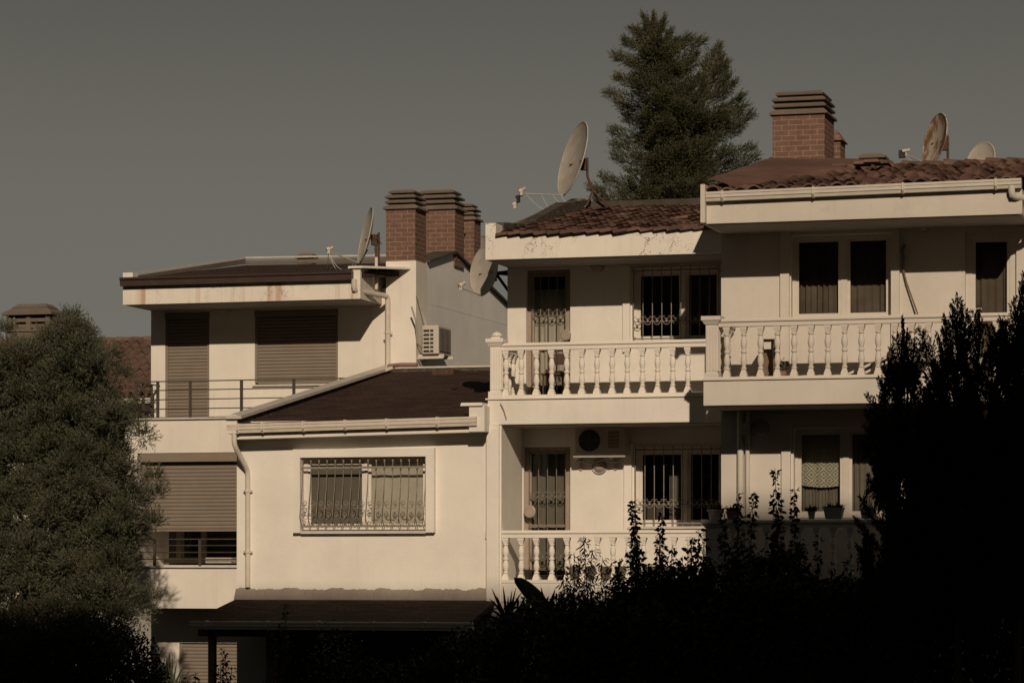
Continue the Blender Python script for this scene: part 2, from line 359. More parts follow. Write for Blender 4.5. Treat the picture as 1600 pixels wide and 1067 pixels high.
def baluster_mesh(m, name):
    b = MB(); h = 0.72
    b.box(-.052, .052, -.052, .052, 0, .035); b.frustum(0, 0, .035, .105, .10, .10, .055, .055)
    prof = [(.030, .10), (.044, .115), (.044, .13), (.027, .14), (.036, .17), (.048, .215), (.046, .25), (.034, .31), (.028, .335), (.043, .345), (.043, .375), (.028, .385),
            (.034, .41), (.047, .46), (.047, .50), (.034, .56), (.026, .585), (.042, .595), (.042, .612), (.030, .62)]
    b.lathe(prof, (0, 0, 0), 12)
    b.frustum(0, 0, .62, .685, .062, .062, .096, .096); b.box(-.05, .05, -.05, .05, .685, h)
    me = bpy.data.meshes.new(name); me.from_pydata(b.v, [], b.f); me.materials.append(m); me.update()
    me.polygons.foreach_set('use_smooth', [True] * len(me.polygons)); me.set_sharp_from_angle(angle=math.radians(35)); return me
BM = baluster_mesh(M['white'], 'baluster'); BR = baluster_mesh(M['white_r'], 'baluster')
def balustrade(house, x0, x1, yf, ztop, zbot, xs, me, m, side_ys=(), side_x=None, post=None, sidelen=0.0, finial=True):
    rail = MB(); prof = [(-.085, -.045), (-.085, -.02), (-.07, 0.0), (.07, 0.0), (.085, -.02), (.085, -.045), (.06, -.06), (.06, -.115), (-.06, -.115), (-.06, -.06)]
    rail.prism(prof, (x0, yf + .1, ztop), (x1, yf + .1, ztop))
    r = rail.build('balustrade', m, house)
    ro = root_loc(house); s = (ztop - .115 - zbot) / 0.72
    k = MB(); k.box(x0, x1, yf + .012, yf + .19, zbot - .05, zbot + .001)
    if side_x is not None: k.box(side_x - .085, side_x + .085, yf + .20, yf + sidelen, zbot - .05, zbot + .001); 
    k.build('kerb', m, r)
    if side_x is not None:
        sr = MB(); sr.box(side_x - .08, side_x + .08, yf + .2, yf + sidelen, ztop - .05, ztop - .004); sr.box(side_x - .055, side_x + .055, yf + .2, yf + sidelen, ztop - .115, ztop - .05)
        sr.build('side_rail', m, r)
    for x, y in [(q, yf + .1) for q in xs] + [(side_x, q) for q in side_ys]:
        o = bpy.data.objects.new('baluster', me); COL.objects.link(o); o.parent = r
        o.location = Vector((x, y, zbot)) - ro; o.scale = (1, 1, s); o.rotation_euler.z = random.uniform(-.03, .03)
    if post:
        a, b_, zt = post; p = MB(); c = (a + b_) / 2; wd = b_ - a; yc = yf + wd / 2
        p.box(a + .015, b_ - .015, yf + .015, yf + wd - .015, zbot - .04, zt - .10)
        for i in range(4):
            fx = a + .015 + (wd - .03) * (i + .5) / 4; p.box(fx - .011, fx + .011, yf + .001, yf + .02, zbot + .09, zt - .16)
            p.box(b_ - .02, b_ - .001, yf + wd * (i + .5) / 4 - .011, yf + wd * (i + .5) / 4 + .011, zbot + .09, zt - .16)
        p.box(a - .01, b_ + .01, yf - .01, yf + wd + .01, zbot - .045, zbot + .06); p.frustum(c, yc, zt - .12, zt - .06, wd, wd, wd + .07, wd + .07)
        p.box(a - .045, b_ + .045, yf - .045, yf + wd + .045, zt - .06, zt)
        if finial: p.frustum(c, yc, zt, zt + .03, wd * .7, wd * .7, wd * .7, wd * .7); p.lathe([(.05, .03), (.085, .045), (.085, .07), (.05, .10), (.01, .115)], (c, yc, zt), 12)
        p.build('post', m, r)
    return r
def curtain(mb, x0, x1, z0, z1, y, folds=9, amp=.03, seed=0, sag=0):
    rn = random.Random(seed); n = folds * 6; top = []; vs = []; fs = []
    ph = [rn.uniform(-.5, .5) for _ in range(folds + 2)]
    for i in range(n + 1):
        t = i / n; k = t * folds; o = math.sin(2 * math.pi * k + ph[int(k)]) * amp * (0.6 + 0.4 * math.sin(k * 1.7))
        x = x0 + (x1 - x0) * t
        for j in range(6):
            v = j / 5; zz = z1 + (z0 - z1) * v + (sag * math.sin(math.pi * t) * (1 if j == 5 else 0)); vs.append((x + o * .3 * v, y + o * (0.6 + .4 * v), zz))
    for i in range(n):
        for j in range(5): a = i * 6 + j; fs.append((a, a + 1, a + 7, a + 6))
    return mb.add(vs, fs)
def spiral(cx, y, cz, r, a0, turns=1.25, d=1, n=14):
    return [(cx + r * (1 - .72 * i / n) * math.cos(a0 + d * turns * 2 * math.pi * i / n), y, cz + r * (1 - .72 * i / n) * math.sin(a0 + d * turns * 2 * math.pi * i / n)) for i in range(n + 1)]
def scrollrow(mb, xs, y, z, r=.055, yfun=None):
    for i in range(len(xs) - 1):
        c = (xs[i] + xs[i + 1]) / 2; rr = min(r, (xs[i + 1] - xs[i]) * .42)
        for d in (1, -1):
            p = spiral(c + d * rr * .55, y, z, rr, math.pi / 2, 1.1, -d, 12); mb.tube(p, .0065, 4)
        mb.tube([(c + rr * 1.1 * math.cos(q), y, z - rr * .2 + rr * 1.3 * math.sin(q)) for q in [math.pi + math.pi * i_ / 8 for i_ in range(9)]], .0065, 4)
        mb.frustum(c, y, z - rr * .9, z - rr * .1, .01, .012, rr * .8, .02)
def flat_grille(x0, x1, z0, z1, y, nb, scroll_z=(), rods=(), over=.02, r=.008):
    g = MB(); xs = [x0 + (x1 - x0) * i / nb for i in range(nb + 1)]
    for x in xs: g.tube([(x, y, z0 - over), (x, y, z1 + over)], r, 5)
    for z in (z0 + .03, z1 - .03, *rods): g.box(x0 - .012, x1 + .012, y - .018, y - .008, z - .012, z + .012)
    for z in scroll_z: scrollrow(g, xs, y, z)
    for z in (z0 + .06, z1 - .06):
        for x in (x0, x1): g.box(x - .008, x + .008, y, y + .12, z - .008, z + .008)
    return g
def window(house, x0, x1, z0, z1, y, splits=(0.5,), m=None, fw=.055, inset=.10, curt=None, name='window', divider=.06, grille=None, gm=None, sills=True, rail=None):
    m = m or M['pvc_white']; fy = y + inset; f = MB()
    f.box(x0 + .002, x1 - .002, fy, fy + .07, z1 - fw, z1 - .002); f.box(x0 + .002, x1 - .002, fy, fy + .07, z0 + .002, z0 + fw)
    f.box(x0 + .002, x0 + fw, fy + .001, fy + .069, z0 + fw, z1 - fw); f.box(x1 - fw, x1 - .002, fy + .001, fy + .069, z0 + fw, z1 - fw)
    edges = [x0 + fw] + [x0 + (x1 - x0) * s for s in splits] + [x1 - fw]
    for s in edges[1:-1]: f.box(s - divider / 2, s + divider / 2, fy + .002, fy + .068, z0 + fw, z1 - fw)
    o = f.build(name, m, house)
    for i in range(len(edges) - 1):
        a = edges[i] + (divider / 2 if i else 0); b = edges[i + 1] - (divider / 2 if i < len(edges) - 2 else 0); c = z0 + fw; d = z1 - fw
        s = MB(); sw = .045; ys = fy + .012 + (i % 2) * .02
        s.box(a, b, ys, ys + .04, d - sw, d); s.box(a, b, ys, ys + .04, c, c + sw); s.box(a, a + sw, ys + .001, ys + .039, c + sw, d - sw); s.box(b - sw, b, ys + .001, ys + .039, c + sw, d - sw)
        if rail: s.box(a + sw, b - sw, ys + .002, ys + .038, rail - .02, rail + .02)
        s.build('sash', m, o)
        p = MB(); p.add([(a + sw, ys + .02, c + sw), (b - sw, ys + .02, c + sw), (b - sw, ys + .02, d - sw), (a + sw, ys + .02, d - sw)], [(0, 1, 2, 3)]); p.build('pane', M['glass'], o)
    if curt: curt(o, fy + .14)
    if grille: grille.build('grille', gm or M['grille'], o)
    return o
def shutter(house, x0, x1, z0, z1, y, pitch=.062, box=None, name='roller_shutter', label=None):
    s = MB(); n = max(1, int((z1 - z0) / pitch)); p = (z1 - z0) / n; prof = []
    for i in range(n):
        b = z0 + i * p; prof += [(.010, b + .001), (-.006, b + p * .12), (-.012, b + p * .45), (-.006, b + p * .80), (.010, b + p * .90)]
    vs = [(x0, y + a, b) for a, b in prof] + [(x1, y + a, b) for a, b in prof]; k = len(prof); s.add(vs, [(i, i + k, i + 1 + k, i + 1) for i in range(k - 1)])
    o = s.build(name, M['shutter'], house, smooth=True)
    f = MB(); f.box(x0 - .06, x0, y - .03, y + .05, z0 - .02, z1); f.box(x1, x1 + .06, y - .03, y + .05, z0 - .02, z1); f.each('guide_rail', M['shutter'], o)
    bt = MB(); bt.box(x0 + .003, x1 - .003, y - .02, y + .02, z0 - .045, z0 - .002); bt.build('bottom_bar', M['shutter'], o)
    if box: b = MB(); b.box(x0 - .06, x1 + .06, y - box[1], y + .06, z1 + .001, z1 + box[0]); b.build('shutter_box', M['shutter'], o)
    return o
def chimney(house, x0, x1, y0, y1, z0, z1, ztop, nsl=3, base=None, parent=None):
    cx = (x0 + x1) / 2; cy = (y0 + y1) / 2; wx = x1 - x0; wy = y1 - y0
    c = MB(); c.box(x0, x1, y0, y1, z0, z1); o = c.build('chimney', M['brick'], parent or house)
    s = MB(); h = ztop - z1; f1 = z1 + h * .24
    s.box(x0 - .05, x1 + .05, y0 - .05, y1 + .05, z1 + .001, z1 + h * .10)
    s.frustum(cx, cy, z1 + h * .10, f1, wx + .10, wy + .10, wx - .04, wy - .04)
    st = (h * .76) / nsl
    for i in range(nsl):
        zb = f1 + st * i
        for ax in (-1, 1):
            for ay in (-1, 1): s.box(cx + ax * (wx / 2 - .14) - .05, cx + ax * (wx / 2 - .14) + .05, cy + ay * (wy / 2 - .14) - .05, cy + ay * (wy / 2 - .14) + .05, zb + .001, zb + st * .34)
        t = wx + .02 - (.10 if i == nsl - 1 else 0); t2 = wy + .02 - (.10 if i == nsl - 1 else 0); dx = random.uniform(-.012, .012)
        s.frustum(cx + dx, cy, zb + st * .30, zb + st * .62, t, t2, t + .02, t2 + .02); s.frustum(cx + dx, cy, zb + st * .62, zb + st, t + .02, t2 + .02, t - .10, t2 - .10)
    s.build('chimney_cap', M['stone'], o, bevel=.008)
    return o
def downpipe(house, path, r=.045, m=None, clips=()):
    d = MB(); q = []
    pts = [Vector(a) for a in path]
    for i, a in enumerate(pts):
        if 0 < i < len(pts) - 1:
            u = (pts[i - 1] - a).normalized(); v = (pts[i + 1] - a).normalized(); k = .07
            q += [a + u * k, a + (u + v) * k * .25, a + v * k]
        else: q.append(a)
    d.tube(q, r, 10); o = d.build('downpipe', m or M['pvc'], house, smooth=True)
    if clips:
        c = MB()
        for a in clips: c.tube([Vector(a) - Vector((0, 0, .02)), Vector(a) + Vector((0, 0, .02))], r + .012, 10); c.box(a[0] - r - .035, a[0] + r + .035, a[1] + .0, a[1] + .02, a[2] - .015, a[2] + .015)
        c.each('pipe_clip', m or M['pvc'], o)
    return o
def gutter(house, p0, p1, h=.12, d=.12, m=None, clips=()):
    g = MB(); prof = [(0, 0), (-d, 0), (-d, -h * .25), (-d * .92, -h * .28), (-d * .92, -h * .62), (-d * .80, -h * .68), (-d * .72, -h), (0, -h)]
    g.prism(prof, p0, p1); o = g.build('gutter', m or M['pvc'], house)
    if clips:
        c = MB()
        for x in clips:
            t = (x - p0[0]) / (p1[0] - p0[0]); z = p0[2] + (p1[2] - p0[2]) * t
            c.prism([(.0, .012), (-d - .012, .012), (-d - .012, -h * .7), (-d * .78, -h - .012), (0, -h - .012)], (x - .014, p0[1], z), (x + .014, p0[1], z))
        c.each('gutter_clip', m or M['pvc'], o)
    return o

# ================================================================== LEFT HOUSE
YL, YLF = 52.5, 51.2
XL0, XL1 = X(236, YL), X(650, 52.3)
LH = empty('terraced_house', ((XL0 + XL1) / 2, YL, -.6), 'three-storey cream house at the left with closed taupe roller shutters and a brown-guttered flat-looking roof', 'house', 'terraced houses')
zf3 = Z(300, 655, YLF); zf3b = Z(300, 707, YLF); zf2 = Z(300, 884, YLF); zf2b = Z(300, 950, YLF)
zeb = Z(380, 471.5, YLF); zet = Z(380, 443, YLF); zgt = Z(380, 429, YLF)
sd = (X(258, YL), X(327, YL), zf3 + .03, Z(290, 488, YL)); sw = (X(398, YL), X(528, YL), Z(460, 600, YL), Z(460, 484, YL))
g1s = (X(280, YL), X(392, YL), -.55, Z(330, 1004, YL))
mb = MB(); xw1 = X(582, YL)
wall(mb, XL0, xw1, zf3b + .3, zeb + .25, YL, [sd, sw], .25); wall(mb, XL0, XL1 - .9, -.6, zf2b + .3, YL, [g1s], .25)
mb.box(xw1, X(603, YL), YL - .04, YL + .25, zf3b + .3, zeb + .3)
mb.box(X(603, 52.3), XL1, 52.3, 53.0, -.6, Z(625, 408, 52.3))
mb.box(XL0, XL0 + .2, YL + .26, 60, -.6, zeb + .3); mb.box(XL0, XL1, 60, 60.2, -.6, zeb + .4)
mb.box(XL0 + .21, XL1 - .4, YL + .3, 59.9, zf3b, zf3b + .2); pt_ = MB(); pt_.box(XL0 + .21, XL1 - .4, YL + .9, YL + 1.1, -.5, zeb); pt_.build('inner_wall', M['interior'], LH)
mb.build('wall', M['cream_l'], LH)
# gable side wall
yr, zr = YX(710, XL1), Z(710, 396, YX(710, XL1)); zs0 = Z(652, 406, 52.5)
gs = MB(); poly = [(53.0, -.6), (53.0, zs0), (yr, zr), (60.2, zr - 1.0), (60.2, -.6)]
gs.add([(XL1 - .02, a, b) for a, b in poly] + [(XL1 - .25, a, b) for a, b in poly], [(0, 4, 3, 2, 1), (5, 6, 7, 8, 9)] + [(i, (i + 1) % 5, (i + 1) % 5 + 5, i + 5) for i in range(5)])
gs.build('side_wall', M['grey_wall'], LH)
cp = MB(); a = (XL1 + .03, 53.01, zs0 + .05); 
cp.slab([(XL1 - .4, 53.01, zs0 + .05), (XL1 + .05, 53.01, zs0 + .05), (XL1 + .05, yr, zr + .05), (XL1 - .4, yr, zr + .05)], .05)
cp.slab([(XL1 - .4, yr + .002, zr + .05), (XL1 + .05, yr + .002, zr + .05), (XL1 + .05, 60.2, zr - .95), (XL1 - .4, 60.2, zr - .95)], .05)
cp.build('verge_coping', M['flash_dark'], LH)
bd = MB(); bd.tube([(XL1 - .021, 53.2, Z(652, 475, 53.2)), (XL1 - .021, 59.5, Z(652, 475, 53.2) + .02)], .006, 4); bd.build('render_joint', M['grey_wall'], LH)
# slabs and loggia
xs0 = X(195, YLF)
sb = MB(); sb.box(xs0, XL1 - .75, YLF, YL + .2, zf3b, zf3); sb.box(xs0, XL1 - .75, YLF, YL - .001, zf2b, zf2 - .03)
sb.box(xs0 + .0, xs0 + .25, YLF + .01, YL - .01, zf2, zf3b - .002)
sb.each('balcony_slab', M['cream_l'], LH)
fl_ = MB(); fl_.box(xs0 + .1, XL1 - .8, YLF + .3, YL - .002, zf3 + .001, zf3 + .012); fl_.build('floor_tiles', M['floor'], LH)
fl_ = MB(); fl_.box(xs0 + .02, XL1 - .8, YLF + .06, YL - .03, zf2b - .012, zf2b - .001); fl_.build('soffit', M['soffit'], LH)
lp = MB(); lp.box(xs0 - .04, XL1 - .7, YLF - .05, YLF + .3, zf3 + .001, zf3 + .03); lp.box(xs0 - .04, XL1 - .7, YLF - .05, YLF + .3, zf2 - .029, zf2); lp.each('ledge', M['flash_white'], LH)
lj = MB(); wx0 = X(222, YLF)
wall(lj, xs0, XL1 - .75, zf2 - .02, zf3b + .1, YL - .002, [(wx0, XL1 - 1.2, zf2 + .02, Z(300, 722, YLF))], .24); lj.build('loggia_wall', M['cream_l'], LH)
# lower big shutter
shutter(LH, X(224, YLF), X(400, YLF), Z(300, 826, YLF), Z(300, 721, YLF), YLF + .10, .066, (zf3b - Z(300, 721, YLF) - .01, .13))
shutter(LH, sd[0] + .05, sd[1] - .05, sd[2] + .04, sd[3] - .13, YL + .05, .062, (.12, .05))
shutter(LH, sw[0] + .05, sw[1] - .05, sw[2] + .06, sw[3] - .13, YL + .05, .062, (.12, .05))
shutter(LH, g1s[0] + .06, g1s[1] - .06, -.5, g1s[3] - .02, YL + .05, .066)
window(LH, X(240, YL), X(322, YL), zf2 + .05, Z(300, 720, YL), YL - .05, (.5,), M['shutter'], .07, .04)
sil = MB(); sil.box(sw[0] - .03, sw[1] + .03, YL - .05, YL + .2, sw[2] - .035, sw[2] - .001); sil.each('window_sill', M['flash_white'], LH)
# railings
def rail_l(zb, h, xa, xb, posts, side=False):
    r = MB(); zt = zb + h
    r.box(xa, xb, YLF + .08, YLF + .12, zt - .02, zt); o = r.build('railing', M['rail_dark'], LH)
    for k in range(1, 4): q = MB(); q.tube([(xa, YLF + .1, zb + h * k / 4), (xb, YLF + .1, zb + h * k / 4)], .010, 6); q.build('rail_bar', M['rail_dark'], o)
    for x in posts: q = MB(); q.box(x - .025, x + .025, YLF + .09, YLF + .13, zb, zt - .021); q.build('rail_post', M['rail_dark'], o)
    if side:
        s = MB(); s.box(xa - .02, xa + .02, YLF + .125, YL - .01, zt - .02, zt)
        for k in range(1, 4): s.tube([(xa, YLF + .13, zb + h * k / 4), (xa, YL - .01, zb + h * k / 4)], .010, 6)
        for yy in (YLF + .5, YLF + .9): s.box(xa - .02, xa + .02, yy, yy + .04, zb, zt - .021)
        s.build('side_railing', M['rail_dark'], o)
rail_l(zf3 + .03, Z(400, 592, YLF) - zf3 - .03, X(207, YLF), X(560, YLF), [X(q, YLF) for q in (209, 243, 294, 374, 456, 530)], True)
rail_l(zf2, Z(300, 841, YLF) - zf2, X(215, YLF), X(400, YLF), [X(q, YLF) for q in (238, 309, 372)])
# eaves box
xe0, xe1 = X(192, YLF), X(563, YLF)
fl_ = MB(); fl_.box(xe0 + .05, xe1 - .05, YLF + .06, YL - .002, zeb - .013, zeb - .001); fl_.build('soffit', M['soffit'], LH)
eb = MB(); eb.box(xe0, xe1, YLF, YL + .25, zeb, zet); eb.build('fascia', M['fascia_l'], LH)
gb = MB(); gb.box(xe0 - .01, xe1 - .13, YLF - .12, YLF + .05, zet + .002, zgt); gb.prism([(-.13, 0), (-.15, .02), (-.15, .05), (-.12, .06)], (xe0 - .01, YLF, zgt - .06), (xe1 - .13, YLF, zgt - .06)); gb.build('gutter', M['brown_metal'], LH)
pr = MB(); pr.box(xe0, xe0 + .20, YLF - .0, YLF + .25, zgt + .002, Z(200, 426, YLF)); pr.box(xe1 - .14, xe1 + .0, YLF - .0, YL + .2, zet + .001, Z(556, 419, YLF)); pr.each('parapet_end', M['cream_l'], LH)
pc = MB(); pc.slab([(xe1 - .22, YLF - .05, Z(556, 416, YLF)), (xe1 + .05, YLF - .05, Z(556, 416, YLF)), (XL1 - .0, YL, Z(603, 418, YL) - .02), (xe1 - .22, YL, Z(603, 418, YL))], .04); pc.build('parapet_coping', M['cream_l'], LH)
rl, rr = P(384, 412, 56.5), P(640, 409, 55.6)
rf = MB(); rf.slab([(xe0, YLF + .03, zgt - .02), (xe1 - .02, YLF + .03, zgt - .02), (XL1 - .1, 52.9, zgt + .16), (XL1 - .1, rr.y, rr.z - .03), (rl.x, rl.y, rl.z - .03)], .10)
rf.slab([(XL0, 60.2, zgt - .3), (XL0 - .02, YLF + 2, zgt), tuple(rl - Vector((0, -.01, .04))), tuple(rr - Vector((0, -.01, .04))), (XL1 - .1, 60.2, zgt - .3)], .08)
rfo = rf.build('roof', M['felt'], LH)
up = MB(); 
for (p, q, h) in (((xe0 + .12, YLF + .25, zgt - .0), tuple(rl), .10), (tuple(rl), tuple(rr), .10)):
    p = Vector(p); q = Vector(q); up.add([p, q, q + Vector((0, 0, h)), p + Vector((0, 0, h * .6)), p + Vector((-.1, .08, 0)), q + Vector((-.05, .08, 0)), q + Vector((-.05, .08, h)), p + Vector((-.1, .08, h * .6))], [(0, 1, 2, 3), (7, 6, 5, 4), (3, 2, 6, 7), (0, 3, 7, 4), (1, 5, 6, 2)])
up.build('roof_upstand', M['stone'], LH)
cc = MB(); cc.tube([tuple(rl + Vector((0, 0, .12))), tuple(rr + Vector((.6, 0, .13)))], .022, 4); cc.tube([(xe0, YLF + .1, zgt + .07), tuple(rl + Vector((0, 0, .12)))], .018, 4); cc.build('ridge_flashing', M['flash_white'], LH)
chimney(LH, X(603, 52.32), X(649, 52.32), 52.32, 52.98, Z(625, 408, 52.3) + .002, Z(625, 327, 52.32), Z(625, 296, 52.32), 3, parent=rfo)
chimney(LH, X(652, yr), X(711, yr), yr, yr + .62, zr - .25, Z(680, 328, yr), Z(680, 296, yr), 3, parent=rfo)
yc = YX(741, XL1); chimney(LH, X(741, yc) - .5, X(741, yc), yc, yc + .45, zr - .6, Z(735, 344, yc), Z(735, 317, yc), 3, parent=rfo)
rv = MB(); pv = P(478, 404, 57.5); rv.box(pv.x - .15, pv.x + .15, 57.4, 57.7, pv.z - .3, pv.z - .0); rv.build('roof_vent', M['stone'], rfo)
rv = MB(); rv.frustum(pv.x, 57.55, pv.z, pv.z + .05, .40, .4, .36, .36); rv.frustum(pv.x + .03, 57.55, pv.z + .05, pv.z + .10, .36, .36, .25, .25); rv.build('vent_cap', M['stone'], rfo)
zp = Z(553, 447, YLF)
downpipe(LH, [(X(553, YLF - .06), YLF - .06, zgt - .15), (X(553, YLF - .06), YLF - .06, zp - .08), (X(606, 52.2), 52.2, Z(605, 463, 52.2)), (X(606, 52.2), 52.2, Z(606, 572, 52.2))], .05, None, [(X(606, 52.2), 52.2, Z(606, 520, 52.2))])
hk = MB(); hp = P(362, 482, YL - .02); hk.tube([hp, hp + Vector((0, -.06, -.08)), hp + Vector((0, -.03, -.16))], .015, 5); hk.tube([hp + Vector((-.05, 0, .02)), hp + Vector((-.04, -.06, -.06)), hp + Vector((-.04, -.03, -.14))], .015, 5); hk.build('wall_hook', M['pvc'], LH)

# ================================================================== MIDDLE HOUSE
YM, YMF = 45.85, 44.6; XM0 = -13.05; XR0 = -9.12
MH = empty('terraced_house', (-12.5, YM, -.6), 'cream middle house with cracked fascia, white balustrade balconies and a low grilled-window wing', 'house', 'terraced houses')
zc = Z(930, 622, YMF); zcb = Z(930, 661.5, YMF); zl = Z(850, 911, YMF)
zfb = Z(940, 401, YMF); zft = Z(940, 364, YMF)
du = (X(822, YM), X(891, YM), zc + .02, Z(855, 421, YM)); wu = (X(988, YM), X(1127, YM), Z(1050, 534, YM), Z(1050, 419, YM))
dl = (X(818, YM), X(891, YM), zl + .02, Z(855, 698, YM)); wl = (X(991, YM), X(1130, YM), Z(1060, 822, YM), Z(1060, 699, YM))
XP1 = X(783, YMF)
mb = MB(); wall(mb, XM0, XR0 + .0, zcb + .05, zfb + .3, YM, [du, wu], .24); wall(mb, XP1 - .02, XR0, zl - .3, zcb + .04, YM + .001, [dl, wl], .24)
mb.box(XM0, XM0 + .22, YM + .25, 56, 1.0, zfb + .3); mb.box(XM0 - .0, XR0, 56, 56.2, -.6, zfb + .5)
mb.box(XM0, XP1, YMF + .02, YM + .24, -.6, zcb - .002)
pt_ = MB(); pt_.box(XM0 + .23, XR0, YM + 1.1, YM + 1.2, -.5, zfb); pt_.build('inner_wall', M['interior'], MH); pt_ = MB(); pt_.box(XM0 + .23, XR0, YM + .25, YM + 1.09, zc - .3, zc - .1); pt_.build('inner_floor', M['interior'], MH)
mb.box(XP1 + .001, XR0, YMF + .03, YMF + .25, -.6, zl - .301)
mb.build('wall', M['cream'], MH)
pl = MB(); pl.box(XP1 - .23, XP1 - .03, YMF - .03, YMF + .02, 1.9, zcb - .001); pl.box(XP1 - .205, XP1 - .055, YMF - .04, YMF - .03, 2.0, zcb - .06); pl.each('pilaster', M['cream_e'], MH)
sb = MB(); sb.box(XM0 + .03, XR0 - .01, YMF + .0, YM - .002, zcb, zc); sb.box(XP1 + .002, XR0 - .01, YMF + .01, YM - .002, zl - .30, zl); sb.each('balcony_slab', M['cream'], MH, bevel=.01)
for a_, b_, z_ in ((XM0 + .2, XR0 - .012, zc), (XP1 + .01, XR0 - .012, zl)):
    fl_ = MB(); fl_.box(a_, b_, YMF + .21, YM - .002, z_ + .001, z_ + .012); fl_.build('floor_tiles', M['floor'], MH)
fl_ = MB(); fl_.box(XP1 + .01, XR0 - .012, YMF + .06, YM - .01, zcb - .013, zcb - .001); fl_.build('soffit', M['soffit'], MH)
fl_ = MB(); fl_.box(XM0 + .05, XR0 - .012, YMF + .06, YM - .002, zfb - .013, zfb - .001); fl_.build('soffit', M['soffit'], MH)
nl = MB(); nl.box(XM0 + .0, XR0 - .012, YMF - .03, YMF + .2, zc + .001, zc + .022); nl.build('slab_nosing', M['white'], MH)
zrt = Z(930, 533, YMF); zlr = Z(930, 828, YMF)
cent = [791 + 23.65 * i for i in range(14)]
balustrade(MH, X(770, YMF), XR0 - .005, YMF, zrt, zc + .07, [X(q, YMF + .1) for q in cent[:13]], BM, M['white'], [YMF + .36 + .24 * i for i in range(4)], XM0 + .14, (X(764, YMF), X(783, YMF) , Z(770, 533, YMF) + .04), 1.24)
balustrade(MH, XP1 + .002, X(1098, YMF), YMF, zlr, zl + .055, [X(790.5 + 23.9 * i, YMF + .1) for i in range(14)], BM, M['white'])
# fascia + roof
fs = MB(); fs.box(XM0 - .0, XR0 - .005, YMF - .02, YM + .24, zfb, zft); fs.box(XM0 - .0, XM0 + .17, YMF - .021, YM + .2, zft + .001, Z(768, 349, YMF)); fs.build('fascia', M['fascia_m'], MH)
yrm = 50.7; zrm = Z(1000, 317, yrm)
V, Fc = tile_roof(XM0 + .18, XR0 + .3, YMF - .06, yrm, zft + .025, zrm - .06, .215, .36, .014, .026, jit=.006, saw=True); rfo = mesh_np('roof', V, Fc, M['tile'], MH)
dk = MB(); dk.slab([(XM0 + .02, YM, zft + .0), (XR0 + .3, YM, zft + .0), (XR0 + .3, yrm, zrm - .13), (XM0 + .02, yrm, zrm - .13)], .05); dk.slab([(XM0 + .02, yrm + .01, zrm - .10), (XR0 + .3, yrm + .01, zrm - .10), (XR0 + .3, 56.2, zrm - 1), (XM0 + .02, 56.2, zrm - 1)], .05); dk.build('roof_deck', M['flash_dark'], rfo)
vg = MB(); vz = Z(768, 349, YMF); pts = [(YM - .9, vz + .02), (YM + .4, vz + .12), (yrm - 1.8, zrm - .22), (yrm - .15, zrm + .02)]
for i in range(3):
    (a, za), (b, zb_) = pts[i], pts[i + 1]
    vg.add([(XM0 + x_, y_, z_) for x_ in (.0, .20) for y_, z_ in ((a, za - .35), (b, zb_ - .35), (b, zb_ + .05), (a, za + .03))], [(0, 1, 2, 3), (7, 6, 5, 4), (3, 2, 6, 7), (0, 3, 7, 4), (1, 5, 6, 2)])
vg.build('verge_upstand', M['dirty'], rfo)
vp = MB(); vp.slab([(XM0 - .16, YM + .9, vz + .25), (XM0 + .08, YM + .9, vz + .25), (XM0 + .08, yrm - .1, zrm + .10), (XM0 - .16, yrm - .1, zrm + .10)], .02); vp.build('verge_plate', M['stone'], rfo)
rd = MB(); rd.box(XM0 + .1, XR0 + .3, yrm - .15, yrm + .15, zrm - .12, zrm + .03); rd.build('ridge_flashing', M['flash_dark'], rfo)
# trim beside windows
tr = MB()
for (w_, pxa, pxb) in ((wu, 974, 985), (wl, 976, 988)): tr.box(X(pxa, YM), X(pxb, YM), YM - .05, YM + .0, (zc if w_ is wu else zl) + .8, w_[3] + .06)
tr.each('window_trim', M['cream_e'], MH)
sl_ = MB(); sl_.box(wu[0] - .1, wu[1], YM - .07, YM + .1, wu[2] - .04, wu[2] - .001); sl_.box(wl[0] - .1, wl[1], YM - .07, YM + .1, wl[2] - .04, wl[2] - .001); sl_.each('window_sill', M['flash_white'], MH)
def c1(o, y):
    m_ = MB(); curtain(m_, wu[0] + .75, wu[1] - .02, wu[2], wu[3], y, 9, .03, 3); m_.build('curtain', M['curtain_dark'], o)
window(MH, *wu, YM, (.56,), M['pvc_white'], .06, .12, c1, grille=flat_grille(wu[0] + .03, wu[1] - .03, wu[2] + .02, wu[3] + .0, YM - .04, 9, [wu[2] + .36]), gm=M['grille_dark'])
def c2(o, y):
    m_ = MB(); curtain(m_, wl[0] + .52, wl[0] + .80, wl[2], wl[3], y, 3, .02, 3); m_.build('curtain', M['curtain_mid'], o)
window(MH, *wl, YM, (.56,), M['pvc_white'], .06, .12, c2, grille=flat_grille(wl[0] + .03, wl[1] - .03, wl[2] + .02, wl[3] + .0, YM - .04, 9, [wl[2] + .38]), gm=M['grille_dark'])
def c3(o, y):
    m_ = MB(); curtain(m_, du[0] + .08, du[1] - .08, zc + .3, Z(855, 450, YM), y, 5, .03, 8); m_.build('curtain', M['curtain_light'], o)
window(MH, *du, YM, (), M['door_frame'], .06, .10, c3, 'door', grille=flat_grille(du[0] + .09, du[1] - .09, du[2] + .05, du[3] - .05, YM + .04, 4, [du[2] + .38, du[2] + 1.44], [du[2] + .95, du[2] + .05]), gm=M['grille'], rail=du[2] + .92)
def c4(o, y):
    m_ = MB(); curtain(m_, dl[0] + .08, dl[1] - .08, zl + .2, dl[3] - .1, y, 4, .03, 9); m_.build('curtain', M['curtain_mid'], o)
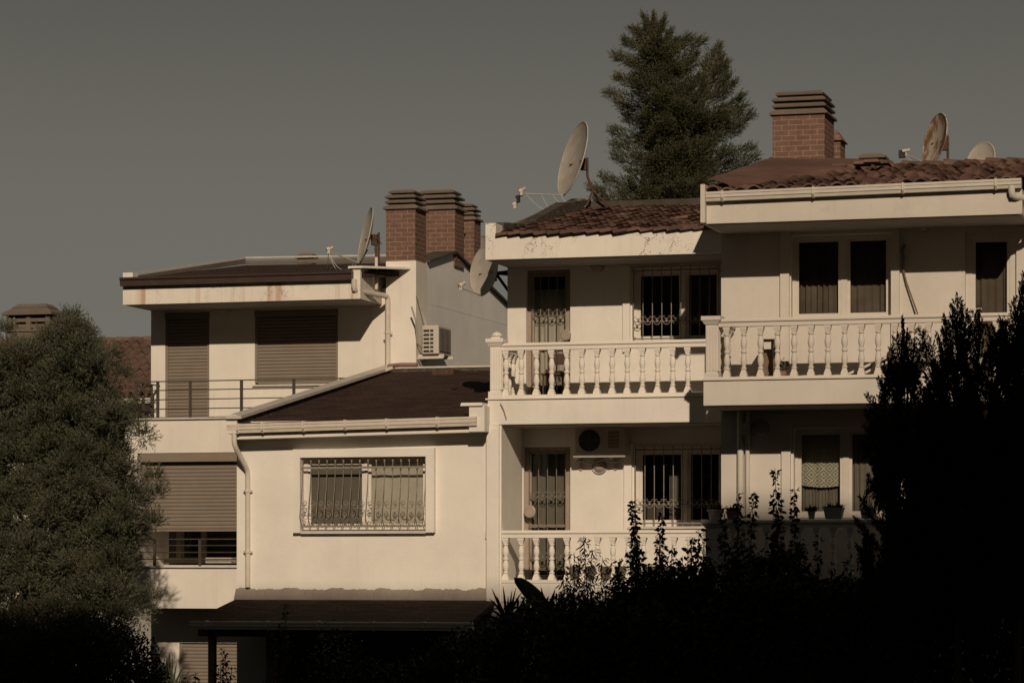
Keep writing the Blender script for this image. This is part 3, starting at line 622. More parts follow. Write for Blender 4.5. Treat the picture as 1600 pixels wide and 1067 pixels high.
window(MH, *dl, YM, (), M['door_frame'], .06, .10, c4, 'door', grille=flat_grille(dl[0] + .09, dl[1] - .09, dl[2] + .05, dl[3] - .05, YM + .04, 4, [dl[2] + .42, dl[2] + 1.40], [dl[2] + .9, dl[2] + .05]), gm=M['grille'], rail=dl[2] + .9)

# ---- front wing
YE = 44.72; XE0 = X(370, YE); XE1 = XM0
ew = (X(472, YE), X(668, YE), Z(570, 829, YE), Z(570, 714, YE)); zeT = Z(560, 684, 44.4)
mb = MB(); wall(mb, XE0, XP1 - .24, -.6, zeT + .3, YE, [ew, (X(425, YE), X(708, YE), -.6, 1.6)], .25)
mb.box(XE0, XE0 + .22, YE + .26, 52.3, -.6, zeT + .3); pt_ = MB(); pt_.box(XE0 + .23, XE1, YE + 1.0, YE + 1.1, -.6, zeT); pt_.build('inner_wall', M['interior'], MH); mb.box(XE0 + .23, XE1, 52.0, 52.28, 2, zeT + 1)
mb.build('front_wing_wall', M['cream_e'], MH)
fm = MB(); a, b, c, d = X(461, YE), X(681, YE), Z(570, 832, YE), Z(570, 701, YE)
fm.add([(x_, y_, z_) for y_ in (YE - .10, YE) for x_, z_ in ((a, c), (ew[0], c), (ew[0], ew[3]), (ew[1], ew[3]), (ew[1], c), (b, c), (b, d), (a, d))], [(0, 1, 2, 7), (2, 3, 6, 7), (3, 4, 5, 6)] + [(i, i + 8, (i + 1) % 8 + 8, (i + 1) % 8) for i in range(8)]); fm.build('window_surround', M['cream_e'], MH)
sl_ = MB(); sl_.box(ew[0] + .005, ew[1] - .005, YE - .09, YE + .12, ew[2] - .045, ew[2] - .002); sl_.each('window_sill', M['flash_white'], MH)
gr = MB(); n = 15; xs = [ew[0] + .02 + (ew[1] - ew[0] - .04) * i / n for i in range(n + 1)]; H = ew[3] - ew[2]
for x in xs:
    z0 = ew[2]; gr.tube([(x, YE - .02, ew[3] - .04), (x, YE - .02, ew[3] - .16), (x, YE - .05, z0 + H * .62), (x, YE - .13, z0 + H * .32), (x, YE - .17, z0 + H * .20), (x, YE - .10, z0 + H * .11), (x, YE - .04, z0 + .06), (x, YE - .04, z0 + .0)], .0065, 5)
    gr.frustum(x, YE - .02, ew[3] - .09, ew[3] - .055, .012, .012, .028, .02); gr.frustum(x, YE - .02, ew[3] - .055, ew[3] - .01, .028, .02, .004, .004)
for z, yy in ((ew[3] - .165, YE - .035), (ew[2] + .075, YE - .055)): gr.box(ew[0], ew[1], yy - .008, yy + .006, z - .018, z + .018)
for i in range(len(xs) - 1):
    cx = (xs[i] + xs[i + 1]) / 2; d = 1 if i % 2 else -1
    for zz, yy, r_ in ((ew[2] + H * .37, YE - .12, .05), (ew[2] + H * .22, YE - .155, .042)):
        gr.tube(spiral(cx + d * .012, yy, zz, r_, math.pi / 2, 1.2, d, 14), .006, 4); gr.tube([(cx - d * .03 + d * r_ * math.cos(q), yy, zz - .03 + r_ * math.sin(q)) for q in [math.pi + math.pi * j / 7 for j in range(8)]], .006, 4)
        gr.box(cx - .016, cx + .016, yy - .012, yy - .004, zz - .035, zz - .01)
def c5(o, y):
    xm = (ew[0] + ew[1]) / 2
    m_ = MB(); m_.box(ew[0] + .06, xm - .06, y - .03, y - .02, ew[2] + .05, ew[3] - .10); m_.build('blind', M['curtain_mid'], o)
    m_ = MB(); curtain(m_, xm + .0, ew[1] - .04, ew[2] + .05, ew[3] - .05, y, 3, .012, 5); m_.build('curtain', M['curtain_light'], o)
window(MH, *ew, YE, (.5,), M['pvc_white'], .07, .09, c5, grille=gr, gm=M['grille_dark'])
# eaves
yg = 44.28; p0 = P(356, 663, yg); p1 = P(745, 650.5, yg); tilt = p1.z - p0.z; p1.x = X(745, yg)
fe = MB(); fx0, fx1 = X(366, 44.36), X(757, 44.36); zb0 = Z(376, 686, 44.36); fe.box(fx0, fx1, 44.36, YE + .02, zb0, p0.z - .02, tilt); fe.build('fascia', M['cream_e'], MH)
gutter(MH, (p0.x, yg + .075, p0.z), (p1.x, yg + .075, p1.z), .145, .13, None, [X(q, yg) for q in (372, 411, 475, 540, 605, 684)])
pe = MB(); pe.box(X(355, yg), X(371, yg), yg - .04, yg + .3, p0.z - .15, Z(362, 648, yg)); pe.box(X(733, 44.3), X(757, 44.3), 44.3, 44.72, Z(745, 674, 44.3), Z(745, 634, 44.3)); pe.frustum(X(743, 44.5), 44.48, Z(745, 634, 44.3) + .001, Z(745, 629, 44.3), .36, .44, .34, .4); pe.each('parapet_end', M['cream'], MH)
br0, br1 = P(601, 575, 52.25), Z(690, 572, 52.25)
rw = MB(); rw.slab([(p0.x + .10, yg + .08, p0.z - .02), (p1.x + .03, yg + .08, p1.z - .02), (XE1 - .0, YMF + .4, p1.z + .1), (XE1, 52.25, br0.z - .05), (br0.x + .05, 52.25, br0.z - .05)], .12); wro = rw.build('wing_roof', M['felt'], MH)
cpn = MB(); q0 = Vector((X(353, yg - .1), yg - .1, Z(353, 650, yg))); q1 = Vector((br0.x - .02, 52.26, Z(600, 571, 52.25))); o_ = Vector((.20, 0, 0)); t_ = Vector((0, 0, .045))
def ribbon(mb_, a, b, wx, th, dz=0):
    mb_.add([a, a + Vector((wx, 0, 0)), b + Vector((wx, 0, 0)), b, a - Vector((0, 0, th)), a + Vector((wx, 0, -th)), b + Vector((wx, 0, -th)), b - Vector((0, 0, th))], [(0, 1, 2, 3), (7, 6, 5, 4), (0, 4, 5, 1), (1, 5, 6, 2), (2, 6, 7, 3), (3, 7, 4, 0)])
ribbon(cpn, q0, q1, .26, .05); cpn.build('verge_coping', M['flash_white'], wro)
up = MB(); ribbon(up, q0 + Vector((.05, .12, -.051)), q1 + Vector((.05, -.1, -.051)), .17, .22); up.build('verge_upstand', M['dirty'], wro)
bf = MB(); bf.box(br0.x, XE1, 52.15, 52.24, br0.z - .06, br0.z + .01); bf.build('flashing', M['flash_white'], wro)
bf = MB(); bf.box(br0.x + .1, XE1, 51.95, 52.14, br0.z - .12, br0.z - .035); bf.build('tar_strip', M['dirty'], wro)
vt = MB(); pv = P(596, 581, 51.6); vt.tube([pv, pv + Vector((.10, 0, .03)), pv + Vector((.22, 0, .07))], .035, 8); vt.build('vent_stub', M['pvc'], wro)
vb = MB(); pv = P(697, 580, 51.5); vb.box(pv.x - .2, pv.x + .2, 51.3, 51.7, pv.z - .12, pv.z + .02); vb.build('roof_hatch', M['rust'], wro)
yd = YE - .06
downpipe(MH, [(X(366, yg), yg + .0, p0.z - .12), (X(366, yg), yg, Z(366, 695, yg)), (X(387, yd), yd, Z(387, 735, yd)), (X(387, yd), yd, Z(387, 917, yd))], .042, None, [(X(387, yd), yd, Z(387, 767, yd)), (X(387, yd), yd, Z(387, 862, yd))])
cb = MB(); cb.box(XP1 - .26, XP1 - .244, YE - .02, YE, 2.1, zcb - .1); cb.tube([(XP1 - .0, YMF - .045, zc - .05), (XP1 + .06, YMF - .05, zc - .16), (XP1 + .10, YMF - .045, zc - .3)], .008, 5); cb.build('cable', M['wire'], MH)
jb = MB(); jc = P(763, 835, YE - .04); jb.box(jc.x - .05, jc.x + .05, YE - .05, YE + .001, jc.z - .06, jc.z + .06); jb.build('junction_box', M['pvc'], MH, bevel=.006)
# porch
zpb, zpf = Z(560, 935, YE), Z(520, 971, 42.9); xpf0, xpf1 = X(298, 42.9), X(735, 42.9)
sk = MB(); nseg = 140; x0_, x1_ = XE0 - .01, XP1 - .10
tops = [Z(560, 920, YE) + random.uniform(-.012, .012) + .018 * math.sin(_ * .37) * math.sin(_ * .13 + 1) for _ in range(nseg + 1)]
vs = []; 
for i in range(nseg + 1): xx = x0_ + (x1_ - x0_) * i / nseg; vs += [(xx, YE - .12, zpb - .02), (xx, YE - .02, tops[i]), (xx, YE - .001, tops[i] + .004)]
sk.add(vs, [(3 * i + j, 3 * i + 3 + j, 3 * i + 4 + j, 3 * i + 1 + j) for i in range(nseg) for j in range(2)]); sk.build('mortar_skirt', M['mortar'], MH)
pr = MB(); pr.slab([(xpf0, 42.9, zpf), (xpf1, 42.9, zpf), (XP1 - .1, YE - .02, zpb), (XE0 + .02, YE - .02, zpb)], .07); pro = pr.build('porch_roof', M['felt'], MH)
gutter(MH, (xpf0 + .02, 42.9, zpf + .0), (xpf1 + .06, 42.9, zpf), .125, .12, M['pvc'], [X(q, 42.9) for q in (325, 420, 500, 585, 665)])
ps = MB(); ps.box(X(325, 43.1), X(335, 43.1), 43.1, 43.2, -.6, zpf - .09); ps.box(X(300, 43.1) + .1, X(735, 43.1) - .05, 43.1, 43.22, zpf - .24, zpf - .091); ps.each('porch_beam', M['wood'], MH)
ps = MB(); ps.box(X(416, 43.5), X(426, 43.5), 43.5, 43.6, -.6, zpf - .0); ps.build('porch_post', M['stone'], MH)
downpipe(MH, [(X(714, 42.95), 42.95, zpf - .1), (X(714, 42.95), 42.95, -.5)], .04, M['pvc'])
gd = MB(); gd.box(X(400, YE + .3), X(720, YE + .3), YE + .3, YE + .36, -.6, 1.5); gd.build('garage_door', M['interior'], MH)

# ================================================================== RIGHT HOUSE
YR, YRF = 43.9, 42.6; XRE = X(1597, YRF); XRW = -2.6
RH = empty('terraced_house', (-6.5, YR, -.6), 'grey-cream house at the right with a tall brick chimney, tiled roof and curtained white windows', 'house', 'terraced houses')
zc = Z(1200, 593, YRF); zcb = Z(1200, 632.5, YRF); zfb = Z(1350, 342, YRF); zft = Z(1350, 300, YRF) - .0; zl = Z(1200, 905, YRF)
wu = (X(1236, YR), X(1392, YR), Z(1310, 498, YR), Z(1310, 366, YR)); du = (X(1508, YR), X(1588, YR), zc + .02, Z(1550, 362, YR))
wl = (X(1240, YR), X(1400, YR), Z(1310, 808, YR), Z(1310, 668, YR))
mb = MB(); wall(mb, XR0, XRW, zcb + .02, zfb + .35, YR, [wu, du], .24); wall(mb, XR0, XRW, -.6, zcb + .01, YR + .001, [wl], .24)
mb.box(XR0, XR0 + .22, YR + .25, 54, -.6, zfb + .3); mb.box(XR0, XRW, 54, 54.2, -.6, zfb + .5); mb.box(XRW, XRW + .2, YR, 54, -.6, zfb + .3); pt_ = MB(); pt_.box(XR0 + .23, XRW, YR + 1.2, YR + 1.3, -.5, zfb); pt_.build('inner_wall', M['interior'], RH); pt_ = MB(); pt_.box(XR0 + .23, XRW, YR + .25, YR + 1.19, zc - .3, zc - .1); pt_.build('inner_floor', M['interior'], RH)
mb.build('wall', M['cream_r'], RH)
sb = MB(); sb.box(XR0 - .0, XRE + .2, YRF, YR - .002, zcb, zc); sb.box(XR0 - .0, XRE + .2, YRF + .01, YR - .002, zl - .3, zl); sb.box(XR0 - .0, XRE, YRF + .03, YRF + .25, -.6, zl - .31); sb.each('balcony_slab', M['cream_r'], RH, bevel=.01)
for z_ in (zc, zl):
    fl_ = MB(); fl_.box(XR0 + .2, XRE + .19, YRF + .21, YR - .002, z_ + .001, z_ + .012); fl_.build('floor_tiles', M['floor'], RH)
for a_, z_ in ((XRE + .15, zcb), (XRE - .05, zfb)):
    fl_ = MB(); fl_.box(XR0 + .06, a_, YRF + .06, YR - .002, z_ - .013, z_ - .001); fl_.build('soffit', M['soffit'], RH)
nl = MB(); nl.box(XR0 - .02, XRE + .2, YRF - .03, YRF + .2, zc + .001, zc + .022); nl.build('slab_nosing', M['white_r'], RH)
zrt = Z(1350, 493, YRF)
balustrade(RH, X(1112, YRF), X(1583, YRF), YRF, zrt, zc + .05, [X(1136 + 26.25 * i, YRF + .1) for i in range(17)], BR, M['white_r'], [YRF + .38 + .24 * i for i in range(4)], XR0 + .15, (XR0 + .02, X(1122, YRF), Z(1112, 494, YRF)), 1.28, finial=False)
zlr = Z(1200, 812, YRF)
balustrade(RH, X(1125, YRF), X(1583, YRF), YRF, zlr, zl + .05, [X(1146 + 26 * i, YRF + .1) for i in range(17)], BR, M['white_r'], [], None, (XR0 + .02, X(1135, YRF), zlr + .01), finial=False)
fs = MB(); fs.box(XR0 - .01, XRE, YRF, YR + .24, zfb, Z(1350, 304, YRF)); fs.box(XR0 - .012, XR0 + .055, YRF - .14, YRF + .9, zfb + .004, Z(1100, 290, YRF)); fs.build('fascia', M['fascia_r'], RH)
ga, gb_ = P(1106, 301, YRF - .06), P(1592, 279.5, YRF - .06)
gutter(RH, (XR0 + .06, YRF + .0, ga.z), (XRE, YRF + .0, ga.z + (gb_.z - ga.z)), .135, .14, M['pvc_r'], [X(q, YRF - .1) for q in (1129, 1271, 1411, 1556)])
yrr = 48.0; zrr = Z(1450, 256, yrr)
V, Fc = tile_roof(XR0 + .05, XRE + .5, YRF - .02, yrr, ga.z - .005, zrr - .05, .21, .36, .030, .045, jit=.018); 
V[:, 2] += (V[:, 0] - XR0) / (XRE - XR0) * (gb_.z - ga.z) * np.clip((yrr - V[:, 1]) / 5.4, 0, 1)
rfo = mesh_np('roof', V, Fc, M['tile'], RH)
dk = MB(); dk.slab([(XR0 + .02, YR, zfb + .36), (XRE + .5, YR, zfb + .36), (XRE + .5, yrr, zrr - .15), (XR0 + .02, yrr, zrr - .15)], .05); dk.slab([(XR0 + .02, yrr + .01, zrr - .10), (XRE + 1.8, yrr + .01, zrr - .10), (XRE + 1.8, 54.2, zrr - 1), (XR0 + .02, 54.2, zrr - 1)], .05); dk.slab([(XRE + .51, YR, zfb + .36), (XRW + .1, YR, zfb + .36), (XRW + .1, yrr, zrr - .15), (XRE + .51, yrr, zrr - .15)], .05); dk.build('roof_deck', M['flash_dark'], rfo)
# mortar membrane over the left of the roof
mm = MB(); nx_, ny_ = 14, 22; vs = []
for j in range(ny_ + 1):
    t = j / ny_; yy = YRF + .25 + (yrr + .1 - YRF - .25) * t; wd = .35 + 1.75 * t ** 1.1
    for i in range(nx_ + 1):
        s = i / nx_; base = ga.z + .03 + (zrr - ga.z - .08) * (yy - YRF) / (yrr - YRF)
        edge = .11 * (1 - s) ** .6 + .055 * (1 if s < .95 else -.6)
        vs.append((XR0 + .0 + wd * s + random.uniform(-.02, .02) * (s > .9), yy, base + edge + random.uniform(-.008, .008) + .09 * t * (1 - s * .5)))
mm.add(vs, [(j * (nx_ + 1) + i, j * (nx_ + 1) + i + 1, (j + 1) * (nx_ + 1) + i + 1, (j + 1) * (nx_ + 1) + i) for j in range(ny_) for i in range(nx_)]); mm.build('mortar_flashing', M['membrane'], rfo, smooth=True)
# ridge tiles
rt = MB(); x = X(1345, yrr)
while x < XRE + .5:
    L = .34; z_ = zrr + .0 + random.uniform(-.012, .012); r0 = .12; pts0 = []; n = 8
    vs = [(x + L * k * 1.04, yrr + (r0 - .02 * k) * math.cos(math.pi * i / n), z_ + (.02 * (1 - k)) + (r0 - .02 * k) * .85 * math.sin(math.pi * i / n) - .06) for k in (0, 1) for i in range(n + 1)]
    rt.add(vs, [(i, i + 1, i + n + 2, i + n + 1) for i in range(n)] + [tuple(range(n + 1))]); x += L
rt.build('ridge_tiles', M['tile'], rfo)
bt = MB()
for i in range(11):
    xx = X(1288 + i * 9, 46.9); zz = ga.z + .03 + (zrr - ga.z - .08) * (46.7 - YRF) / (yrr - YRF) + .10 + random.uniform(0, .05); bt.frustum(xx, 46.7 + random.uniform(-.2, .8), zz, zz + .05, .26, .35, .2, .3)
bt.each('loose_tiles', M['tile'], rfo)
yc0 = 47.85; chimney(RH, X(1207, yc0), X(1288, yc0), yc0, yc0 + .95, zrr - .35, Z(1250, 179, yc0), Z(1250, 141, yc0), 3, parent=rfo)
yc1 = 49.3; c_ = MB(); c_.box(X(1290, yc1), X(1313, yc1), yc1, yc1 + .5, zrr - .6, Z(1305, 220, yc1)); sc_ = c_.build('chimney', M['brick'], rfo); c_ = MB(); c_.frustum((X(1290, yc1) + X(1313, yc1)) / 2, yc1 + .25, Z(1305, 220, yc1) + .001, Z(1305, 203, yc1), .34, .60, .10, .3); c_.build('chimney_cap', M['brick'], sc_)
pv = P(1364, 256, 48.6); c_ = MB(); c_.box(pv.x - .17, pv.x + .17, 48.5, 48.9, pv.z - .3, pv.z + .08); c_.frustum(pv.x, 48.7, pv.z + .081, pv.z + .12, .44, .5, .44, .5); c_.frustum(pv.x, 48.7, pv.z + .12, pv.z + .16, .40, .46, .30, .36); c_.build('roof_vent', M['stone'], rfo)
downpipe(RH, [(XRE - .14, YRF - .09, gb_.z - .10), (XRE - .14, YRF - .09, gb_.z - .25), (XRE + .25, YRF + .3, gb_.z - .28), (XRE + .25, YRF + .3, gb_.z + .25)], .05, M['pvc_r'])
# windows
def cr1(o, y):
    m_ = MB(); curtain(m_, wu[0] + .05, (wu[0] + wu[1]) / 2 - .02, wu[2], wu[3], y, 8, .04, 12); m_.build('curtain', M['curtain_dark'], o)
    m_ = MB(); curtain(m_, (wu[0] + wu[1]) / 2 + .04, wu[1] - .04, wu[2], wu[3], y + .02, 6, .02, 13); m_.build('curtain', M['curtain_dark'], o)
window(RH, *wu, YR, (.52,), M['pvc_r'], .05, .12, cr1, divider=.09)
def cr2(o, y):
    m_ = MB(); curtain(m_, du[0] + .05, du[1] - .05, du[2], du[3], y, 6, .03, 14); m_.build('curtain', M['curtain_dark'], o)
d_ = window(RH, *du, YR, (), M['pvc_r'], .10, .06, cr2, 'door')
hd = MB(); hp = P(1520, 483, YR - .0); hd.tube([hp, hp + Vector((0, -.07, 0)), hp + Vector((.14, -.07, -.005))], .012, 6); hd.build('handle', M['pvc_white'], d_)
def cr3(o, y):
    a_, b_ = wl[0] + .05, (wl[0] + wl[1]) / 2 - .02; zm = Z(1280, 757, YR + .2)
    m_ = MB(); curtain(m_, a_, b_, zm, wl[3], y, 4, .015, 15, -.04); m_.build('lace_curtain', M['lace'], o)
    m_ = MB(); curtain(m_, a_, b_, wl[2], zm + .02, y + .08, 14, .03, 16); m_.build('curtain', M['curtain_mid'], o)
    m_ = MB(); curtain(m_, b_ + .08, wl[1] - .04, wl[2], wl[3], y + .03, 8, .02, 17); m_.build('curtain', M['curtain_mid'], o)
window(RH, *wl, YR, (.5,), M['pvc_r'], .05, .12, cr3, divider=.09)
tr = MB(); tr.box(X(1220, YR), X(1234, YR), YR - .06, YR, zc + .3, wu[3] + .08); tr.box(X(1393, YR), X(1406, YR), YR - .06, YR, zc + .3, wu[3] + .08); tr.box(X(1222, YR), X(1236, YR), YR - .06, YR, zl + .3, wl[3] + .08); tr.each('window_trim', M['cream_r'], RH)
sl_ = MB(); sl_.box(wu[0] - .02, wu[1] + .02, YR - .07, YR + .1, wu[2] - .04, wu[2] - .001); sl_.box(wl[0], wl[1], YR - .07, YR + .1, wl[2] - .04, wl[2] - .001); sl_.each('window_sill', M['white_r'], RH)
downpipe(RH, [(X(1157, YR - .07), YR - .07, zcb), (X(1157, YR - .07), YR - .07, -.4)], .05, M['pvc_r']); downpipe(RH, [(X(1168, YR - .07), YR - .07, zcb), (X(1168, YR - .07), YR - .07, -.4)], .035, M['pvc_r'])
cx_ = MB(); cx_.box(X(1160, YR - .05), X(1172, YR - .05), YR - .12, YR, Z(1166, 680, YR), Z(1166, 662, YR)); cx_.build('junction_box', M['pvc_r'], RH)

# ================================================================== FAR LEFT HOUSE
FH = empty('distant_house', (-29, 66, -.6), 'far house behind the olive tree with a brown pan-tiled roof and a louvred stone chimney', 'house')
yr_, ye_ = 68.0, 63.8; zr_ = Z(200, 532, yr_); ze_ = Z(200, 620, ye_); fx0, fx1 = X(-80, 66), X(300, 66)
V, Fc = tile_roof(fx0, fx1, ye_, yr_, ze_, zr_, .25, .42, .085, .05, 10, .012); frf = mesh_np('roof', V, Fc, M['tile_far'], FH)
m_ = MB(); m_.slab([(fx0, yr_ + .02, zr_), (fx1, yr_ + .02, zr_), (fx1, 72, zr_ - 1.7), (fx0, 72, zr_ - 1.7)], .1); m_.build('rear_roof', M['tile_far'], frf)
m_ = MB(); x = fx0
while x < fx1:
    vs = [(x + .42 * k, yr_ + .12 * math.cos(math.pi * i / 8), zr_ + .10 * math.sin(math.pi * i / 8) - .02 * k) for k in (0, 1) for i in range(9)]
    m_.add(vs, [(i, i + 1, i + 10, i + 9) for i in range(8)] + [tuple(range(9))]); x += .40
m_.build('ridge_tiles', M['tile_far'], frf)
m_ = MB(); m_.box(fx0, fx1, ye_ - .15, ye_ + .1, ze_ - .16, ze_ - .04); m_.build('eaves', M['flash_white'], FH)
m_ = MB(); m_.slab([(fx0, ye_ - .14, ze_ - .2), (fx1, ye_ - .14, ze_ - .2), (fx1, 61, ze_ - 1.3), (fx0, 61, ze_ - 1.3)], .1); m_.build('lower_roof', M['felt'], FH)
m_ = MB(); m_.box(fx0 + .3, fx1 - .3, 61.4, 71.5, -.6, ze_ - 1.5); m_.box(fx0 + .3, fx1 - .3, ye_ + .1, 71.5, ze_ - 1.5, ze_ - .17); m_.build('wall', M['cream_l'], FH)
yk = 68.6; a, b = X(10, yk), X(77, yk); c_ = MB(); zt = Z(44, 518, yk); c_.box(a, b, yk, yk + .9, zr_ - 1, zt)
zh = Z(44, 492, yk)
co_ = c_.build('chimney', M['stone'], frf); c_ = MB(); c_.box(a - .04, b + .04, yk - .04, yk + .94, zt + .001, zt + .06)
for i in range(3): xx = a + .06 + (b - a - .12) * i / 2; c_.box(xx - .06, xx + .06, yk + .02, yk + .14, zt + .061, zh); c_.box(xx - .06, xx + .06, yk + .76, yk + .88, zt + .061, zh)
for i in range(2):
    for k in range(2): xx = a + .12 + (b - a - .12) * i / 2; zz = zt + .1 + k * .15; c_.box(xx + .0, xx + (b - a) / 2 - .18, yk + .04, yk + .10, zz, zz + .09)
c_.box(a + .1, b - .1, yk + .3, yk + .5, zt + .07, zh - .01)
c_.box(a - .10, b + .10, yk - .10, yk + 1.0, zh + .001, zh + .05); c_.frustum((a + b) / 2, yk + .45, zh + .051, zh + .2, b - a + .2, 1.1, b - a - .25, .65); c_.frustum((a + b) / 2, yk + .45, zh + .201, zh + .30, b - a - .2, .7, b - a - .45, .45); c_.build('chimney_cap', M['stone'], co_)

# ================================================================== UNSEEN BLOCK ADDED BEHIND THE CAMERA (casts the garden's shade, cuts sky light)
BH = empty('shadow_block', (0, -14, -.6), 'tall unseen block added behind the viewer to shade the garden', 'shadow caster')
yb = -6.0; k_ = SUN.z / -SUN.y
ztop = 2.02 + k_ * (44.7 - yb); zhi = 3.45 + k_ * (43.9 - yb); xb = X(1118, 43.9) + (SUN.x / -SUN.y) * (43.9 - yb)
m_ = MB(); m_.box(-95, xb, yb - 12, yb, -.6, ztop); m_.box(xb + .01, xb + 80, yb - 12, yb + .0, -.6, zhi); m_.build('wall', M['mortar'], BH)
for fl in range(8):
    m_ = MB()
    for i in range(20): xx = -30 + i * 3.9; m_.box(xx, xx + 1.6, yb + .01, yb + .06, .6 + fl * 3.1, 2.2 + fl * 3.1)
    m_.build('window', M['ac_dark'], BH)

# ================================================================== SATELLITE DISHES
def dish(px, py, y, R, nrm, label, armlen=.75, lnbs=1, mount='pole', m=None, down=None, polelen=.6, arm_dir=None, aspect=1.08, group='satellite dishes on the roofs'):
    c = P(px, py, y); n = Vector(nrm).normalized(); up = (Vector((0, 0, 1)) - n * n.z).normalized(); rt = n.cross(up)
    base = c - n * .12 - Vector((0, 0, polelen)); o = empty('satellite_dish', base, label, 'satellite dish', group)
    d = MB(); nr, ns = 8, 36; vs = []; dep = R * .16
    for side in (0, 1):
        for i in range(nr + 1):
            t = i / nr
            for k in range(ns):
                a = 2 * math.pi * k / ns; vs.append(c + rt * (R * t * math.cos(a)) + up * (R * aspect * t * math.sin(a)) + n * (dep * (t * t - 1) - side * .010 + (0.006 if i == nr else 0)))
    off = (nr + 1) * ns; fs = []
    for i in range(nr):
        for k in range(ns):
            q = (i * ns + k, i * ns + (k + 1) % ns, (i + 1) * ns + (k + 1) % ns, (i + 1) * ns + k); fs.append(q); fs.append(tuple(off + z for z in reversed(q)))
    for k in range(ns): fs.append((nr * ns + k, nr * ns + (k + 1) % ns, off + nr * ns + (k + 1) % ns, off + nr * ns + k))
    d.add(vs, fs); d.build('reflector', m or M['dish'], o, smooth=True)
    rim = MB(); rim.tube([c + rt * (R * math.cos(a)) + up * (R * aspect * math.sin(a)) for a in [2 * math.pi * k / ns for k in range(ns + 1)]], .011, 5); rim.build('rim', m or M['dish'], o)
    bot = c - up * R * aspect; ad = (arm_dir and Vector(arm_dir).normalized()) or (n * .95 + up * .12).normalized(); tip = bot + ad * armlen
    a_ = MB(); a_.tube([c - n * (dep + .02) - up * R * .5, bot - n * .02, tip], .014, 6); a_.build('feed_arm', M['galv'], o)
    for i in range(lnbs):
        q = tip + rt * (.09 * (i - (lnbs - 1) / 2)) + up * (.05 - .11 * i); l = MB(); ld = (c - q).normalized()
        l.lathe([(.038, -.07), (.038, -.01), (.02, .0), (.022, .03), (.034, .04), (.034, .055)], q + ld * .02, 10, ld); l.box(q.x - .025, q.x + .025, q.y - .03, q.y + .03, q.z - .09, q.z - .02); l.build('feed_horn', M['ac'] if i % 2 == 0 else M['black'], o)
    bk = MB(); bc = c - n * (dep + .11); bk.box(bc.x - .06, bc.x + .06, bc.y - .07, bc.y + .07, bc.z - .14, bc.z + .06)
    for s in (-1, 1): bk.tube([bc, c - n * (dep * .5) + rt * s * R * .45 - up * R * .1], .012, 4)
    bk.build('bracket', M['rust'], o)
    pm = MB(); pt = bc - n * .07
    if mount == 'pole': pm.tube([pt + Vector((0, 0, .12)), pt - Vector((0, 0, polelen))], .022, 7)
    elif mount == 'legs':
        pm.tube([pt + Vector((0, 0, .1)), pt - Vector((0, 0, .22)), pt + Vector((.10, 0, -polelen * .62))], .024, 7)
        for q in ((.30, .1), (-.05, -.25), (.1, .45)): pm.tube([pt + Vector((.10, 0, -polelen * .62)), pt + Vector((.10 + q[0], q[1], -polelen))], .02, 6)
    elif mount == 'wall':
        for q in down: pm.tube([pt, Vector(q)], .026, 7)
    pm.build('mast', M['rust'] if mount != 'wall' else M['black'], o)
    return o, c, bot, tip
FACE = (-.86, -.46, .22)
d1, c, bot, tip = dish(571, 368, 52.6, .50, FACE, 'pale satellite dish beside the rusty antenna mast at the right end of the left roof', .62, 1, 'pole', polelen=.45)
wr = MB()
for dx, sg in ((0.0, .22), (.05, .34)):
    a = tip; b = P(552, 414, 51.9) + Vector((dx, 0, .02)); wr.tube([a.lerp(b, t) - Vector((0, 0, sg * math.sin(math.pi * t) ** .8)) for t in [i / 12 for i in range(13)]], .006, 4)
wr.build('cable', M['wire'], d1)
wr = MB(); pts = [P(512, 427, 51.9), P(520, 415, 52), P(528, 425, 52), P(540, 420, 52.0), P(551, 426, 51.9)]; wr.tube(pts, .009, 4); wr.tube([tip, tip + Vector((-.02, 0, -.3)), P(508, 428, 51.9)], .006, 4); wr.build('green_cable', M['gwire'], d1)
d2, c, bot, tip = dish(895, 248, 50.2, .62, (-.80, -.54, .26), 'large pale satellite dish on a rusty tripod, three feed horns, above the middle roof', .78, 3, 'legs', polelen=.78, arm_dir=(-1, -.2, .04))
wr = MB()
for k, (t0, sg) in enumerate(((.15, .22), (.5, .30), (.75, .16), (.95, .22))):
    a = tip.lerp(bot, t0); b = bot + Vector((.05 + .12 * k, 0, -.1 - .1 * (k % 2))); wr.tube([a.lerp(b, t) - Vector((0, 0, sg * math.sin(math.pi * t))) for t in [i / 10 for i in range(11)]], .006, 4)
wr.build('cable', M['wire'], d2)
xw = XM0
d3, c, bot, tip = dish(756, 423, 46.2, .38, (-.62, -.78, .12), 'grey satellite dish on black brackets under the left end of the middle roof', .42, 1, 'wall', down=[(xw, 46.1, Z(790, 462, 46.1)), (xw, 46.1, Z(790, 424, 46.1)), (xw, 46.2, Z(790, 430, 46.2))])
d3b, *_ = dish(753, 393, 57.6, .30, (-.7, -.7, .1), 'small pale dish half hidden behind the grey bracketed dish', .3, 1, 'pole', polelen=.7)
d4, c, bot, tip = dish(1461, 218, 49.6, .40, (-.80, -.56, .20), 'tall rust-stained satellite dish rising behind the right ridge', .5, 1, 'pole', m=M['rustdish'], polelen=.62, aspect=1.12)
tag(d4); 
d5, *_ = dish(1532, 252, 50.2, .31, (-.55, -.80, .25), 'low round satellite dish half hidden by the right ridge tiles, rightmost of all', .4, 1, 'pole', polelen=.4)
